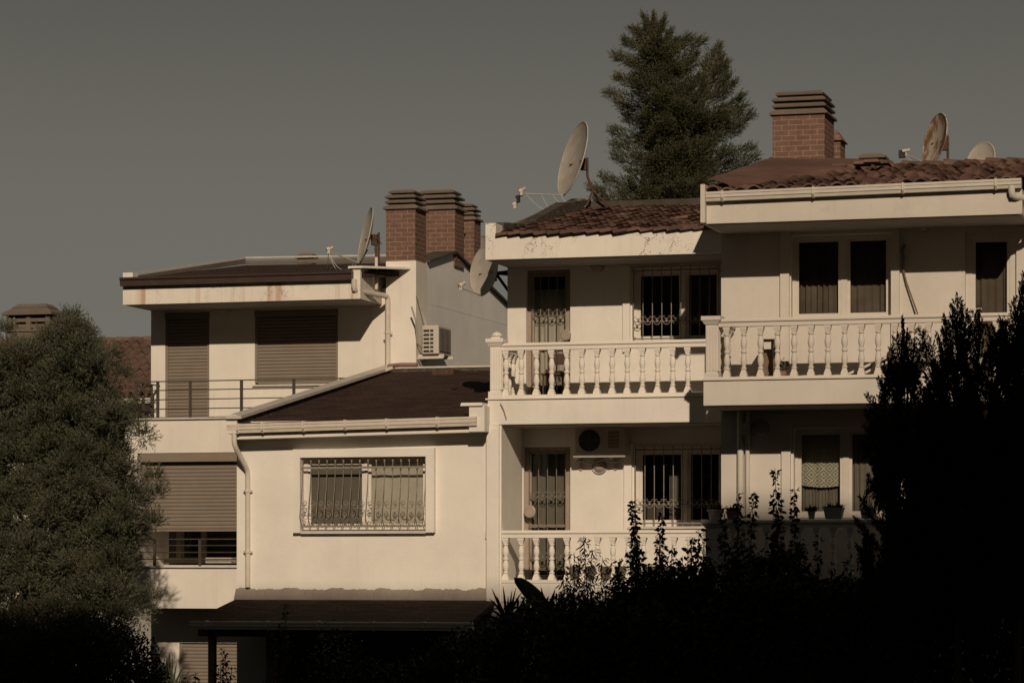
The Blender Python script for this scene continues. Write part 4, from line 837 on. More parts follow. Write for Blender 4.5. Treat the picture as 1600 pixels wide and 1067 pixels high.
# camera-like feed on its own arm by the ridge
fo = empty('feed_horn_stand', P(1425, 262, 49), 'small black feed horn on a short white arm beside the rust-stained dish', 'antenna')
q = P(1411, 240, 49); m_ = MB(); m_.box(q.x - .07, q.x + .03, 48.96, 49.06, q.z - .07, q.z + .05); m_.build('housing', M['black'], fo)
m_ = MB(); m_.tube([q + Vector((.0, -.05, .03)), q + Vector((.08, -.05, .04))], .03, 8); m_.build('horn', M['ac'], fo); m_ = MB(); m_.tube([q + Vector((.03, 0, -.02)), P(1424, 252, 49), P(1432, 262, 49.0)], .014, 5); m_.build('arm', M['galv'], fo)
an = empty('antenna_mast', P(588, 450, 51.9), 'rusty antenna mast with short cross bars between the left dish and the brick chimneys', 'antenna')
a, b, c_ = P(588, 452, 51.9), P(588, 402, 51.9), P(587, 367, 51.9)
m_ = MB(); m_.tube([a, b], .030, 7); m_.build('lower_pole', M['pvc'], an); m_ = MB(); m_.tube([b, c_], .026, 7); m_.build('pole', M['rust'], an)
m_ = MB()
for k, (dz, l) in enumerate(((-.08, .10), (-.17, .12), (-.26, .08), (-.13, .07))): m_.tube([c_ + Vector((-l * .6, .04 * (k - 1), dz)), c_ + Vector((l, .04 * (k - 1), dz + .005))], .012, 4)
m_.build('cross_bars', M['rust'], an)

# ================================================================== AIR CONDITIONERS
zA0, zA1 = Z(672, 558, YX(672, XL1)), Z(672, 514, YX(672, XL1)); ya0 = YX(662, XL1 + .02)
ac = empty('air_conditioner', (XL1 + .2, ya0 + .5, zA0), 'weathered air conditioner bracketed to the grey side wall, its dark fan facing right', 'air conditioner', 'outdoor air conditioning units')
ax0, ax1, ay0, ay1 = XL1 + .10, XL1 + .42, ya0 - .35, ya0 + .45
m_ = MB(); m_.box(ax0, ax1, ay0, ay1, zA0, zA1); m_.build('casing', M['ac'], ac, bevel=.015)
m_ = MB()
for i in range(6): zz = zA0 + (zA1 - zA0) * (i + .8) / 7; m_.box(ax0 + .03, ax1 - .10, ay0 - .012, ay0 - .002, zz - .026, zz + .012)
m_.build('side_louvre', M['ac_dark'], ac)
m_ = MB(); m_.box(ax0 + .145, ax0 + .16, ay0 - .016, ay0 - .003, zA0 + .04, zA1 - .04); m_.build('louvre_rib', M['ac'], ac)
m_ = MB(); m_.box(ax1 + .001, ax1 + .012, ay0 + .06, ay1 - .06, zA0 + .05, zA1 - .05)
m_.build('fan_grille', M['ac_dark'], ac)
m_ = MB()
for i in range(9): yy = ay0 + .08 + (ay1 - ay0 - .16) * i / 8; m_.box(ax1 + .013, ax1 + .02, yy - .005, yy + .005, zA0 + .06, zA1 - .06)
m_.build('fan_guard', M['grille'], ac)
m_ = MB(); m_.box(XL1 - .0, ax1 + .08, ay0 + .08, ay0 + .12, zA0 - .06, zA0 - .002); m_.box(XL1, ax1 + .08, ay1 - .12, ay1 - .08, zA0 - .06, zA0 - .002); m_.box(XL1 - .1, ax1 + .1, ay0 - .02, ay0 + .0, zA0 - .09, zA0 - .062); m_.build('bracket', M['flash_white'], ac)
m_ = MB(); q0_ = Vector((XL1 + .02, ay0 + .1, zA0 + .1)); m_.tube([q0_ + Vector((0, -.5, .75)), q0_ + Vector((.05, -.4, .5)), q0_ + Vector((.02, -.2, .1)), q0_ + Vector((.06, 0, 0))], .018, 5); m_.tube([q0_ + Vector((0, -.2, 1.0)), q0_ + Vector((.05, 0, .7)), q0_ + Vector((.10, .1, .45))], .014, 5); m_.build('hose', M['wire'], ac)
pp = MB(); q = P(607, 572, 52.0); pp.tube([q, P(625, 570, 51.9), P(652, 570, 51.9)], .04, 8); tag(pp.build('waste_pipe', M['terra'], None, loc=q), 'short reddish pipe lying at the foot of the cream chimney wall', 'pipe')

a0, a1 = P(899, 712, YM - .3), P(976, 665, YM - .3)
ac2 = empty('air_conditioner', ((a0.x + a1.x) / 2, YM - .2, a0.z), 'air conditioner with a big round dark fan hung high on the shaded lower balcony wall', 'air conditioner', 'outdoor air conditioning units')
m_ = MB(); m_.box(a0.x, a1.x, YM - .34, YM - .04, a0.z, a1.z); m_.build('casing', M['ac'], ac2, bevel=.012)
fc = P(921, 688, YM - .35); m_ = MB(); m_.lathe([(.175, 0), (.165, .012)], (fc.x, YM - .342, fc.z), 28, (0, -1, 0)); m_.build('fan_grille', M['ac_dark'], ac2)
m_ = MB()
for r_ in (.175, .13, .09, .05): m_.tube([(fc.x + r_ * math.cos(t), YM - .362, fc.z + r_ * math.sin(t)) for t in [2 * math.pi * k / 24 for k in range(25)]], .004, 4)
m_.tube([(fc.x - .175, YM - .366, fc.z), (fc.x + .175, YM - .366, fc.z)], .004, 4); m_.tube([(fc.x, YM - .366, fc.z - .175), (fc.x, YM - .366, fc.z + .175)], .004, 4); m_.build('fan_guard', M['grille'], ac2)
m_ = MB(); vx = X(950, YM - .35)
for i in range(5):
    for j in range(6): m_.box(vx + j * .031, vx + j * .031 + .020, YM - .348, YM - .341, a0.z + .12 + i * .055, a0.z + .155 + i * .055)
m_.build('vent_slots', M['terra'], ac2)
m_ = MB(); m_.box(a0.x - .02, a1.x + .02, YM - .36, YM - .33, a0.z - .03, a0.z - .002)
for x in (X(908, YM) + .0, X(962, YM)): m_.box(x - .02, x + .02, YM - .33, YM, a0.z - .05, a0.z - .031); m_.box(x - .02, x + .02, YM - .03, YM - .0, a0.z - .22, a0.z - .051)
m_.build('bracket', M['galv'], ac2)
m_ = MB(); m_.tube([(X(902, YM), YM - .05, a0.z - .07), (X(925, YM), YM - .06, a0.z - .11), (X(945, YM), YM - .05, a0.z - .06), (X(965, YM), YM - .07, a0.z - .10), (X(976, YM), YM - .05, a0.z - .01), (X(978, YM), YM - .05, a0.z + .3)], .018, 6); m_.build('hose', M['wire'], ac2)

# ================================================================== WALL LAMPS
def sconce(px, py, y, label, r=.12, round_=False):
    c = P(px, py, y - .04); o = empty('wall_lamp', c, label, 'wall lamp', 'balcony wall lamps'); m_ = MB()
    if round_:
        m_.lathe([(r + .02, 0), (r + .02, .02), (r, .03), (r * .9, .05), (r * .6, .075), (r * .2, .09), (.01, .092)], (c.x, y, c.z), 24, (0, -1, 0)); m_.build('shade', M['lampglass'], o, smooth=True)
        m_ = MB(); m_.tube([(c.x + (r + .02) * math.cos(t), y - .02, c.z + (r + .02) * math.sin(t)) for t in [2 * math.pi * k / 24 for k in range(25)]], .012, 5); m_.build('rim', M['galv'], o)
    else:
        n = 18; vs = []
        for j in range(7):
            a = j / 6 * math.pi / 2
            for i in range(n + 1): b = math.pi * i / n; vs.append((c.x + r * math.cos(b) * math.cos(a), y - r * .85 * math.sin(b) * math.cos(a) - .004, c.z + .05 - r * .95 * math.sin(a)))
        m_.add(vs, [(j * (n + 1) + i, j * (n + 1) + i + 1, (j + 1) * (n + 1) + i + 1, (j + 1) * (n + 1) + i) for j in range(6) for i in range(n)]); m_.build('shade', M['lampglass'], o, smooth=True)
        m_ = MB(); m_.box(c.x - .05, c.x + .05, y - .02, y, c.z - .06, c.z + .045); m_.build('backplate', M['lampglass'], o)
        m_ = MB(); m_.tube([(c.x + (r + .006) * math.cos(b), y - (r * .85 + .006) * math.sin(b) - .004, c.z + .05) for b in [math.pi * i / n for i in range(n + 1)]], .008, 5); m_.build('rim', M['galv'], o)
sconce(933, 419, YM, 'half-bowl wall lamp between the grilled door and grilled window, under the middle roof')
sconce(1180, 362, YR, 'half-bowl wall lamp on the right house, left of the upper double window')
sconce(1443, 355, YR, 'half-bowl wall lamp between the upper double window and the door of the right house')
sconce(936, 728, YM, 'round wall lamp directly below the air conditioner on the lower balcony', .10, True)
sconce(1188, 670, YR, 'round wall lamp in deep shade under the right balcony', .12, True)
for px, py, yy, dr, lb in ((885, 524, YM - .02, .09, 'upper'), (829, 799, YM - .02, .10, 'lower')):
    c = P(px, py, yy); m_ = MB(); m_.lathe([(dr, 0), (dr, .02), (dr * .8, .03)], (c.x, YM - .06, c.z), 24, (0, -1, 0))
    tag(m_.build('round_plaque', M['lampglass'], None, loc=(c.x, YM - .06, c.z)), 'pale round disc on the ' + lb + ' grilled door of the middle house', 'disc')

# ================================================================== BALCONY THINGS
def pot(px, py, y, wd, h, label, m, plant=True, square=False):
    zb = Z(px, py, y); x = X(px, y); o = empty('flower_pot', (x, y, zb), label, 'flower pot', 'pots on the lower right balustrade'); m_ = MB()
    if square: m_.frustum(x, y, zb + .001, zb + h, wd * .8, .15, wd, .19); m_.box(x - wd / 2 - .01, x + wd / 2 + .01, y - .1, y + .1, zb + h, zb + h + .02)
    else: m_.lathe([(wd * .34, 0.001), (wd * .46, h * .85), (wd * .52, h * .86), (wd * .52, h), (wd * .4, h)], (x, y, zb), 18)
    m_.build('pot', m, o, smooth=not square)
    if plant:
        n = 160; C = np.array([x, y, zb + h]) + sph(n) * [wd * .35, .05, .01]; A = unit(RNG.normal(size=(n, 3)) * [1, 1, .4] + [0, 0, .8]) * RNG.uniform(.04, .13, (n, 1)); leaves('plant', C, A, .02, M['dark_leaf'], o)
    return o
yt = YRF + .1
pot(1118, 812, yt, .25, .15, 'wide pale flower pot on the corner post of the lower right balustrade', M['potwhite'], True)
pot(1145, 812, yt, .22, .13, 'dull flower pot next to the corner post pot', M['terra'], True)
pot(1303, 811, yt, .28, .15, 'long pale planter with spiky plant in front of the lace-curtained window', M['potwhite'], True, True)
pot(1268, 811, yt, .12, .12, 'small round pot left of the long planter', M['potwhite'], True)
pot(1357, 810, yt, .22, .14, 'low pale pot near the dark conifer, right of the long planter', M['potwhite'], False, True)
# crate stand and little plant behind the upper right balusters
zc_ = Z(1200, 593, YRF); c = P(1199, 585, YR - .5)
st = empty('plant_stand', (c.x, YR - .5, zc_), 'narrow wooden plant stand behind the third baluster of the upper right balcony', 'plant stand')
for dx in (-.09, .09):
    for dy in (-.09, .09): m_ = MB(); m_.box(c.x + dx - .014, c.x + dx + .014, YR - .5 + dy - .014, YR - .5 + dy + .014, zc_ + .002, zc_ + .62); m_.build('leg', M['wood'], st)
m_ = MB(); m_.box(c.x - .12, c.x + .12, YR - .62, YR - .38, zc_ + .621, zc_ + .65); m_.build('top', M['wood'], st); m_ = MB(); m_.box(c.x - .075, c.x + .075, YR - .59, YR - .57, zc_ + .1, zc_ + .5); m_.build('front_panel', M['wood'], st)
c = P(1221, 575, YR - .7); pl_ = empty('balcony_plant', (c.x, YR - .7, zc_), 'small leafy plant in a pot on the upper right balcony floor', 'plant'); m_ = MB(); m_.lathe([(.06, .002), (.09, .16), (.07, .16)], (c.x, YR - .7, zc_), 14); m_.build('pot', M['terra'], pl_)
n = 140; C = np.array([c.x, YR - .7, zc_ + .25]) + sph(n) * RNG.uniform(.02, .10, (n, 1)); leaves('foliage', C, sph(n) * .05, .03, M['olive'], pl_)
# folded deck chair at the right
dc = empty('folded_chair', (X(1360, YR - .6), YR - .6, zc_), 'folded slatted chair lying half open on the upper right balcony', 'chair')
for nm, p_, q_ in (('leg', (1327, 588), (1400, 556)), ('leg', (1345, 590), (1440, 545)), ('backrest', (1365, 578), (1437, 512))):
    a, b = P(p_[0], p_[1], YR - .6), P(q_[0], q_[1], YR - .6); m_ = MB(); m_.add([a + Vector((0, s * .2, 0)) + Vector((0, 0, t)) for s in (-1, 1) for t in (0, .035)] + [b + Vector((0, s * .2, 0)) + Vector((0, 0, t)) for s in (-1, 1) for t in (0, .035)], [(0, 1, 3, 2), (4, 6, 7, 5), (0, 4, 5, 1), (2, 3, 7, 6), (1, 5, 7, 3), (0, 2, 6, 4)]); m_.build(nm, M['white_r'], dc)
# awning crank
cr = empty('awning_crank', P(1433, 490, YR - .05), 'thin awning crank rod leaning on the wall right of the upper double window', 'rod')
m_ = MB(); m_.tube([P(1411, 420, YR - .06), P(1416, 440, YR - .07), P(1434, 491, YR - .10)], .013, 6); m_.build('rod', M['wood'], cr)
m_ = MB(); m_.tube([P(1414, 382, YR - .05), P(1410, 392, YR - .06), P(1412, 405, YR - .06), P(1411, 421, YR - .06)], .026, 6); m_.build('handle', M['grille'], cr)
# things in the left house's loggia
lt = MB(); q = P(345, 884, YLF + .5); lt.box(q.x - .28, q.x + .25, YLF + .4, YLF + .9, zf2 + .05, zf2 + .16); tag(lt.build('storage_box', M['potwhite'], None, loc=(q.x, YLF + .6, zf2 + .05), bevel=.02), 'low pale box on the floor behind the lower left railing', 'box')
# lounge of the upper middle balcony
c = P(868, 600, YM - .4); zc_m = Z(930, 622, YMF); ch = empty('balcony_chair', (c.x, YM - .4, zc_m), 'small dark metal chair behind the balusters by the upper grilled door', 'chair')
for dx in (-.16, .16):
    for dy in (-.16, .16): m_ = MB(); m_.box(c.x + dx - .012, c.x + dx + .012, YM - .4 + dy - .012, YM - .4 + dy + .012, zc_m + .002, zc_m + (.42 if dy < 0 else .8)); m_.build('leg', M['rust'], ch)
m_ = MB(); m_.box(c.x - .19, c.x + .19, YM - .59, YM - .23, zc_m + .421, zc_m + .45); m_.build('seat', M['rust'], ch); m_ = MB(); m_.box(c.x - .145, c.x + .145, YM - .25, YM - .235, zc_m + .6, zc_m + .78); m_.build('backrest', M['rust'], ch)

# ================================================================== VEGETATION
CR = Vector((CA, SA, 0))
def twigs(B, T, L, k, leaf, wd, spread=.8):
    n = len(B); t = (np.arange(k) + .6) / k; Bp = B[:, None] + T[:, None] * (L[:, None, None] * t[None, :, None])
    A = unit(T[:, None] * .75 + unit(RNG.normal(size=(n, k, 3))) * spread) * leaf * RNG.uniform(.6, 1.15, (n, k, 1))
    return Bp.reshape(-1, 3), A.reshape(-1, 3)
# ---- conifer beyond the middle roof
yt = 76.0; CT = empty('tall_conifer', (X(1040, yt), yt, -.6), 'tall feathery evergreen with two tops rising behind the middle roof and the right chimney', 'tree')
env = [(28, 1003, 1036), (48, 985, 1060), (62, 982, 1098), (80, 962, 1100), (95, 975, 1105), (112, 972, 1120), (135, 953, 1150), (150, 952, 1150), (165, 968, 1150), (180, 972, 1170), (200, 955, 1155), (215, 960, 1150), (235, 958, 1178), (250, 960, 1165), (262, 965, 1150), (285, 940, 1165), (305, 928, 1175), (420, 905, 1200), (700, 920, 1190)]
ev = np.array(env, float); d_t = DD(1040, yt); mpp = d_t / F; x0t = X(1036, yt)
m_ = MB(); m_.tube([(x0t, yt, -.6), (x0t, yt, 8), (X(1030, yt), yt, Z(1030, 150, yt)), (X(1022, yt), yt, Z(1022, 36, yt))], .28, 8, .03); m_.tube([(x0t + .2, yt, Z(1040, 300, yt)), (X(1090, yt), yt, Z(1090, 200, yt)), (X(1120, yt), yt, Z(1120, 85, yt))], .10, 6, .02)
trk = m_.build('trunk', M['bark'], CT)
Bs, Ts = [], []; lim = MB(); cams = np.array([CA, SA, 0.]); fw = np.array([-SA, CA, 0.]); CG = np.random.default_rng(21)
def bough(tx, ty, dy, sx=None, sy=None, dens=1.0, fat=1.0):
    if sx is None: sx = 1034 + (ty - 150) * .02; sy = ty + 4 + abs(tx - sx) * .09 + abs(dy) * 5
    a = np.array(P(sx, sy, yt)); b = np.array(P(tx, ty, yt)) + fw * dy; L = np.linalg.norm(b - a); h = (b - a) / max(L, 1e-6); sag = np.array([0, 0, -.10 * L]); side = unit(np.cross(h, [0, 0, 1.]))
    pos = lambda t: a + (b - a) * t[:, None] + sag * (4 * t * (1 - t))[:, None]
    tt_ = np.linspace(0, 1, 6); lim.tube([tuple(q) for q in pos(tt_)], .03, 4, .006)
    nk = int((60 + 190 * L) * dens); t = CG.random(nk) ** .75; t = .10 + .90 * t; th = (.055 + .21 * (1 - t) ** .8) * min(1.2, .45 + L * .5) * fat; o = sph(nk); off = side * (o[:, :1] * th[:, None] * 1.5) + np.array([0, 0, 1.]) * (o[:, 1:2] * th[:, None] * .85) + h * (o[:, 2:] * .06)
    Bs.append(pos(t) + off); Ts.append(unit(h * .55 + off / np.maximum(th[:, None], .02) * .42 + np.array([0, 0, .22]) + CG.normal(size=(nk, 3)) * .20))
for tx, ty in ((976, 62), (962, 84), (966, 120), (951, 144), (968, 166), (978, 184), (957, 204), (960, 226), (959, 246), (943, 275), (925, 294), (931, 311), (915, 330),
               (1076, 58), (1098, 62), (1088, 84), (1176, 178), (1156, 200), (1174, 230), (1180, 246), (1164, 264), (1160, 290), (1186, 312), (990, 46), (985, 100), (1110, 215)): bough(tx, ty, CG.uniform(-.3, .3), fat=.8 if ty < 130 else 1)
for tx, ty in ((1022, 27), (1006, 28), (1038, 33), (1014, 40), (1030, 44), (1046, 52), (1000, 56)): bough(tx, ty, 0, 1024, ty + 34, 1.2, .75)
for tx, ty in ((1123, 72), (1112, 86), (1134, 102), (1104, 104), (1146, 132), (1158, 152), (1100, 128), (1138, 120), (1128, 92), (1163, 166)): bough(tx, ty, CG.uniform(-.2, .2), 1112 - (ty - 80) * .15, ty + 30, 1.1, .8)
for tx, ty in ((1084, 100), (1092, 122), (1080, 134), (1100, 150), (1086, 168), (1108, 180), (1070, 110), (1074, 150), (1120, 198)): bough(tx, ty, CG.uniform(-.35, .1), fat=1.1)
for _ in range(140):
    ty = CG.uniform(60, 420); L = np.interp(ty, ev[:, 0], ev[:, 1]); R_ = np.interp(ty, ev[:, 0], ev[:, 2]); c_ = (L + R_) / 2; w_ = (R_ - L) / 2
    if ty < 130: c_, w_ = 1030, 38
    f_ = CG.uniform(-.72, .72); bough(c_ + w_ * f_, ty, -CG.uniform(.25, 1.1) * w_ * mpp if CG.random() < .8 else CG.uniform(.2, .8) * w_ * mpp, dens=.8)
B = np.concatenate(Bs); T = np.concatenate(Ts); C, A = twigs(B, T, RNG.uniform(.10, .24, len(B)), 8, .062, .02, .45)
lim.build('branches', M['bark'], CT); leaves('crown', C, A, .018, M['cedar'], CT); print('conifer', len(C))
# ---- olive tree at the left
yo = 46.0; OT = empty('olive_tree', (X(60, yo), yo, -.6), 'big grey-green olive tree filling the left edge, in front of the far house', 'tree')
rb = np.array([(490, 112), (505, 122), (525, 140), (560, 158), (600, 176), (640, 192), (680, 200), (710, 206), (740, 212), (770, 228), (800, 230), (840, 220), (880, 214), (915, 210), (950, 214), (985, 205), (1010, 180), (1100, 150)], float)
m_ = MB(); b0 = Vector((X(60, yo), yo, -.6)); m_.tube([b0, b0 + Vector((.1, 0, 1.0)), b0 + Vector((-.05, .1, 1.9))], .17, 9, .12)
fork = b0 + Vector((-.05, .1, 1.9))
ORG = np.random.default_rng(5); lumps = []
for _ in range(4000):
    py = ORG.uniform(515, 1085); Rr = np.interp(py, rb[:, 0], rb[:, 1]); Lf = 96 if py < 530 else 70 if py < 550 else 34 if py < 572 else -75; rp = ORG.uniform(16, 40) if py > 560 else ORG.uniform(9, 20); px = ORG.uniform(Lf + rp * .3, max(Lf + rp, Rr - rp * .75)); dy = ORG.uniform(-1.1, .9)
    if px + rp > Rr + 10: continue
    if all((px - q[0]) ** 2 + (py - q[1]) ** 2 + ((dy - q[2]) * 60) ** 2 > (.72 * (rp + q[3])) ** 2 for q in lumps): lumps.append((px, py, dy, rp))
lumps += [(9, 520, 0, 9), (112, 512, 0, 8), (111, 498, 0, 5), (135, 530, 0, 9), (224, 684, -.2, 9), (210, 668, 0, 8), (240, 750, 0, 9), (244, 775, -.3, 8), (240, 820, 0, 8), (232, 935, 0, 10), (222, 962, 0, 9), (190, 1000, 0, 10), (175, 1022, 0, 8), (176, 560, 0, 8), (190, 590, 0, 8), (206, 640, 0, 8)]
print('lumps', len(lumps)); Bs, Ts = [], []
for i, (px, py, dy, rp) in enumerate(lumps):
    q = np.array(P(px, py, yo + dy)); r = rp / 94; k = int(70 + 3400 * r * r); n_ = sph(k); n_[:, 2] = np.abs(n_[:, 2]) * np.where(RNG.random(k) < .72, 1, -1); off = n_ * r * (RNG.uniform(.35, 1, (k, 1)) ** .5)
    ks = sph(1)[0] * .3; Bs.append(q + off); Ts.append(unit(n_ + ks + np.array([.05, -.1, .45]) + RNG.normal(size=(k, 3)) * .35))
    if i % 7 == 0: mid = fork.lerp(Vector(q), .5) + Vector((0, .3, -.2)); m_.tube([fork, mid, Vector(q)], .03, 5, .006)
# thin filling between the clumps
k = 2600; py = RNG.uniform(560, 1090, k); px = RNG.uniform(-75, 1, k) + 0; px = -75 + (np.interp(py, rb[:, 0], rb[:, 1]) - 14 + 75) * RNG.random(k); yy = yo + RNG.uniform(.2, 1.2, k); u = (px - 800) / F; d = yy / (CA + u * SA)
Bs.append(np.stack([d * (-SA + u * CA), yy, CZ + (HOR - py) / F * d], 1)); Ts.append(unit(RNG.normal(size=(k, 3)) + [0, 0, .5]))
m_.build('trunk', M['bark'], OT)
B = np.concatenate(Bs); T = np.concatenate(Ts); C, A = twigs(B, T, RNG.uniform(.12, .27, len(B)), 10, .058, .014, .48); print('olive', len(C)); leaves('crown', C, A, .0135, M['olive'], OT)

# ---- leafy shrubs in the shaded foreground
def shoots(name, label, group, y, stems, leaf, wd, gap=.035, m='dark_leaf', droop=.5, cat='shrub', width=.10, ybase=1130, extra=26):
    r0_ = P(stems[0][0], ybase, y); o = empty(name, (r0_.x, y, -.6), label, cat, group); st = MB(); C, A = [], []; xs_ = [q_[1] for q_ in stems]; ys_ = [q_[2] for q_ in stems if len(q_) < 4] or [q_[2] + 60 for q_ in stems]
    stems = list(stems) + [(0, 0, 0)] * 0 + [(lambda u: (u, u + RNG.uniform(-8, 8), max(ys_) + RNG.uniform(-12, 45), RNG.uniform(.08, .15)))(RNG.uniform(min(xs_) - 8, max(xs_) + 8)) for _ in range(extra)]
    for (pb, pt, pyt, *w_) in stems:
        wdt = w_[0] if w_ else width; yy = y + RNG.uniform(-.35, .35); a = Vector((X(pb, yy), yy, -.6)); b = P(pt, pyt, yy); mid = a.lerp(b, .5) + Vector((RNG.uniform(-.12, .12), 0, 0)); pts = [a, mid, b]
        st.tube(pts, .014, 4, .004)
        L = (b - a).length; n = int(L / gap * 4.6)
        t = RNG.random(n) ** .75; p = np.array([np.array(a) * (1 - u) ** 2 + 2 * u * (1 - u) * np.array(mid) + np.array(b) * u * u for u in t])
        rad = wdt * (1.25 - t) ** .6 * RNG.random(n) ** .6 + .008; of = sph(n) * [1, 1, .5]; C.append(p + of * rad[:, None]); A.append(unit(of + [0, 0, -droop] + RNG.normal(size=(n, 3)) * .45) * leaf * 1.25 * RNG.uniform(.5, 1.15, (n, 1)) * (1.15 - .45 * t[:, None]))
    st.build('stems', M['bark'], o); C = np.concatenate(C); A = np.concatenate(A); n = len(C)
    Rn = unit(RNG.normal(size=(n, 3))); Wv = unit(np.cross(A, Rn)) * (np.linalg.norm(A, axis=1, keepdims=True) * wd / 2); Nn = unit(np.cross(A, Wv)) * np.linalg.norm(A, axis=1, keepdims=True)
    V = np.empty((n, 6, 3)); V[:, 0] = C; V[:, 1] = C + A * .3 + Wv + Nn * .06; V[:, 2] = C + A * .68 + Wv * .75 + Nn * .02; V[:, 3] = C + A - Nn * .14; V[:, 4] = C + A * .68 - Wv * .75 + Nn * .02; V[:, 5] = C + A * .3 - Wv + Nn * .06
    base = np.arange(n)[:, None] * 6; Fq = np.concatenate([base + [0, 1, 2, 3], base + [0, 3, 4, 5]]); mesh_np('foliage', V.reshape(-1, 3), Fq, M[m], o); return n
GS = 'dark shrubs along the garden'
tot = 0
tot += shoots('garden_shrub', 'dark narrow-leaved shrub in front of the lower middle balusters, left of the tall shoots', GS, 38.4, [(905, 880, 872), (910, 897, 862), (915, 912, 838), (925, 925, 858), (935, 941, 870), (900, 884, 900), (945, 955, 880), (920, 905, 880), (890, 876, 925), (930, 918, 900)], .10, .24, .05, width=.13, droop=.9)
tot += shoots('garden_shrub', 'dark shrub with one tall thin shoot rising left of the lower grilled window', GS, 38.7, [(990, 988, 782, .06), (990, 993, 800, .07), (1000, 999, 850, .10), (970, 968, 872), (980, 975, 905), (1005, 1010, 880), (985, 985, 860, .10)], .085, .55, .04)
tot += shoots('garden_shrub', 'dark shrub with a thick leafy shoot crossing the middle of the lower grilled window', GS, 38.5, [(1030, 1034, 806, .07), (1035, 1030, 835, .12), (1040, 1050, 855, .12), (1020, 1018, 880), (1045, 1046, 890), (1030, 1036, 870, .12)], .085, .55, .04)
tot += shoots('garden_shrub', 'loose dark large-leaved shrub left of the corner post of the right house', GS, 38.3, [(1085, 1092, 828, .10), (1085, 1080, 840, .10), (1090, 1100, 850, .12), (1070, 1066, 868), (1100, 1108, 880), (1080, 1084, 880)], .10, .6, .06)
tot += shoots('garden_shrub', 'pair of thin dark leafy shoots beside the shaded corner post with the pot', GS, 38.2, [(1160, 1154, 772, .055), (1165, 1178, 768, .055), (1150, 1140, 850), (1170, 1172, 850, .10), (1135, 1130, 800, .05), (1190, 1190, 870)], .08, .55, .04)
tot += shoots('garden_shrub', 'tallest dark leafy shoot, standing left of the lace-curtained window', GS, 38.0, [(1210, 1211, 735, .065), (1215, 1216, 780, .10), (1205, 1205, 830, .12), (1230, 1232, 860), (1245, 1242, 764, .05), (1250, 1250, 840, .09)], .08, .55, .04)
tot += shoots('garden_shrub', 'low dark shoot in front of the lower right balusters, below the lace curtain', GS, 38.2, [(1278, 1278, 838, .05), (1290, 1300, 880), (1310, 1325, 872), (1260, 1258, 880), (1330, 1345, 868), (1340, 1360, 905)], .085, .45, .045)
# dense lower masses
def mass(label, px0, px1, top, y, leaf=.11, wd=.5, n=9000, name='garden_shrub', m='dark_leaf', group=GS, dep=.7, rag=.22):
    o = empty(name, (X((px0 + px1) / 2, y), y, -.6), label, 'shrub', group); t = np.array(top, float); zt = [Z(a, b, y) for a, b in top]
    px = RNG.uniform(px0, px1, n); ze = np.interp(px, t[:, 0], zt); jg = RNG.uniform(-1, 1, 400); jx = np.linspace(px0, px1, 400); ze = ze + rag * (np.interp(px, jx[::9], jg[::9]) * .6 + np.interp(px, jx[::3], jg[::3]) * .4); z = -.6 + (ze + .6) * RNG.random(n) ** .55; yy = y + RNG.uniform(-dep, dep, n); u = (px - 800) / F; d = y / (CA + u * SA); C = np.stack([d * (-SA + u * CA), yy, z], 1)
    A = unit(RNG.normal(size=(n, 3)) + [0, 0, .5]) * leaf * RNG.uniform(.5, 1.2, (n, 1)); leaves('foliage', C, A, leaf * wd, M[m], o)
    s = MB()
    for i in range(6): q = RNG.uniform(px0, px1); s.tube([(X((px0 + px1) / 2, y), y, -.6), (X(q, y), y, float(np.interp(q, t[:, 0], zt)) - .2)], .018, 5, .006)
    s.build('stems', M['bark'], o)
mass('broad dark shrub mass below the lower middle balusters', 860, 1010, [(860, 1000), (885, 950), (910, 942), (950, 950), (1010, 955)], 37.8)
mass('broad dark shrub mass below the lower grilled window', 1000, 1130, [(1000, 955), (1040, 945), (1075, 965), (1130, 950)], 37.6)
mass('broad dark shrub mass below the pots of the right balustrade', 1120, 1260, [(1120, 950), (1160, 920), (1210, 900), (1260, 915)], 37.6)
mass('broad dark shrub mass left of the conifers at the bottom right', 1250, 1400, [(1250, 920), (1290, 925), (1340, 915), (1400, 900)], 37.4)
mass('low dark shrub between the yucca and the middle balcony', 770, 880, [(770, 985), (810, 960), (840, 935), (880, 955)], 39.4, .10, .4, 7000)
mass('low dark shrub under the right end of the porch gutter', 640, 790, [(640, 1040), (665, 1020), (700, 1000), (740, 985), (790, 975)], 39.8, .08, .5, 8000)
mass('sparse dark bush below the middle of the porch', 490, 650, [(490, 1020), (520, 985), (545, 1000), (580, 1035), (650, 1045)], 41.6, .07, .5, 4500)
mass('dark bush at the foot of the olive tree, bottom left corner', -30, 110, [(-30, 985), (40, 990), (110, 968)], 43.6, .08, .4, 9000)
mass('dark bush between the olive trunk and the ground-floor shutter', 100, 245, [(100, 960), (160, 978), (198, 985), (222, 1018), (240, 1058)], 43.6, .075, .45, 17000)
shoots('climbing_shrub', 'thin dark climbing shrub growing past the left part of the porch gutter', GS, 42.0, [(440, 445, 942, .05), (445, 438, 975, .10), (450, 455, 1000, .12), (430, 425, 985, .08), (440, 440, 1010, .15)], .06, .5, .05)
shoots('climbing_shrub', 'small dark shrub in front of the ground-floor shutter by the porch post', GS, 42.2, [(348, 350, 1012, .05), (352, 345, 1030, .10), (345, 338, 1045, .10), (360, 362, 1040, .1), (300, 305, 1050, .08), (290, 292, 1055, .08)], .07, .5, .05)
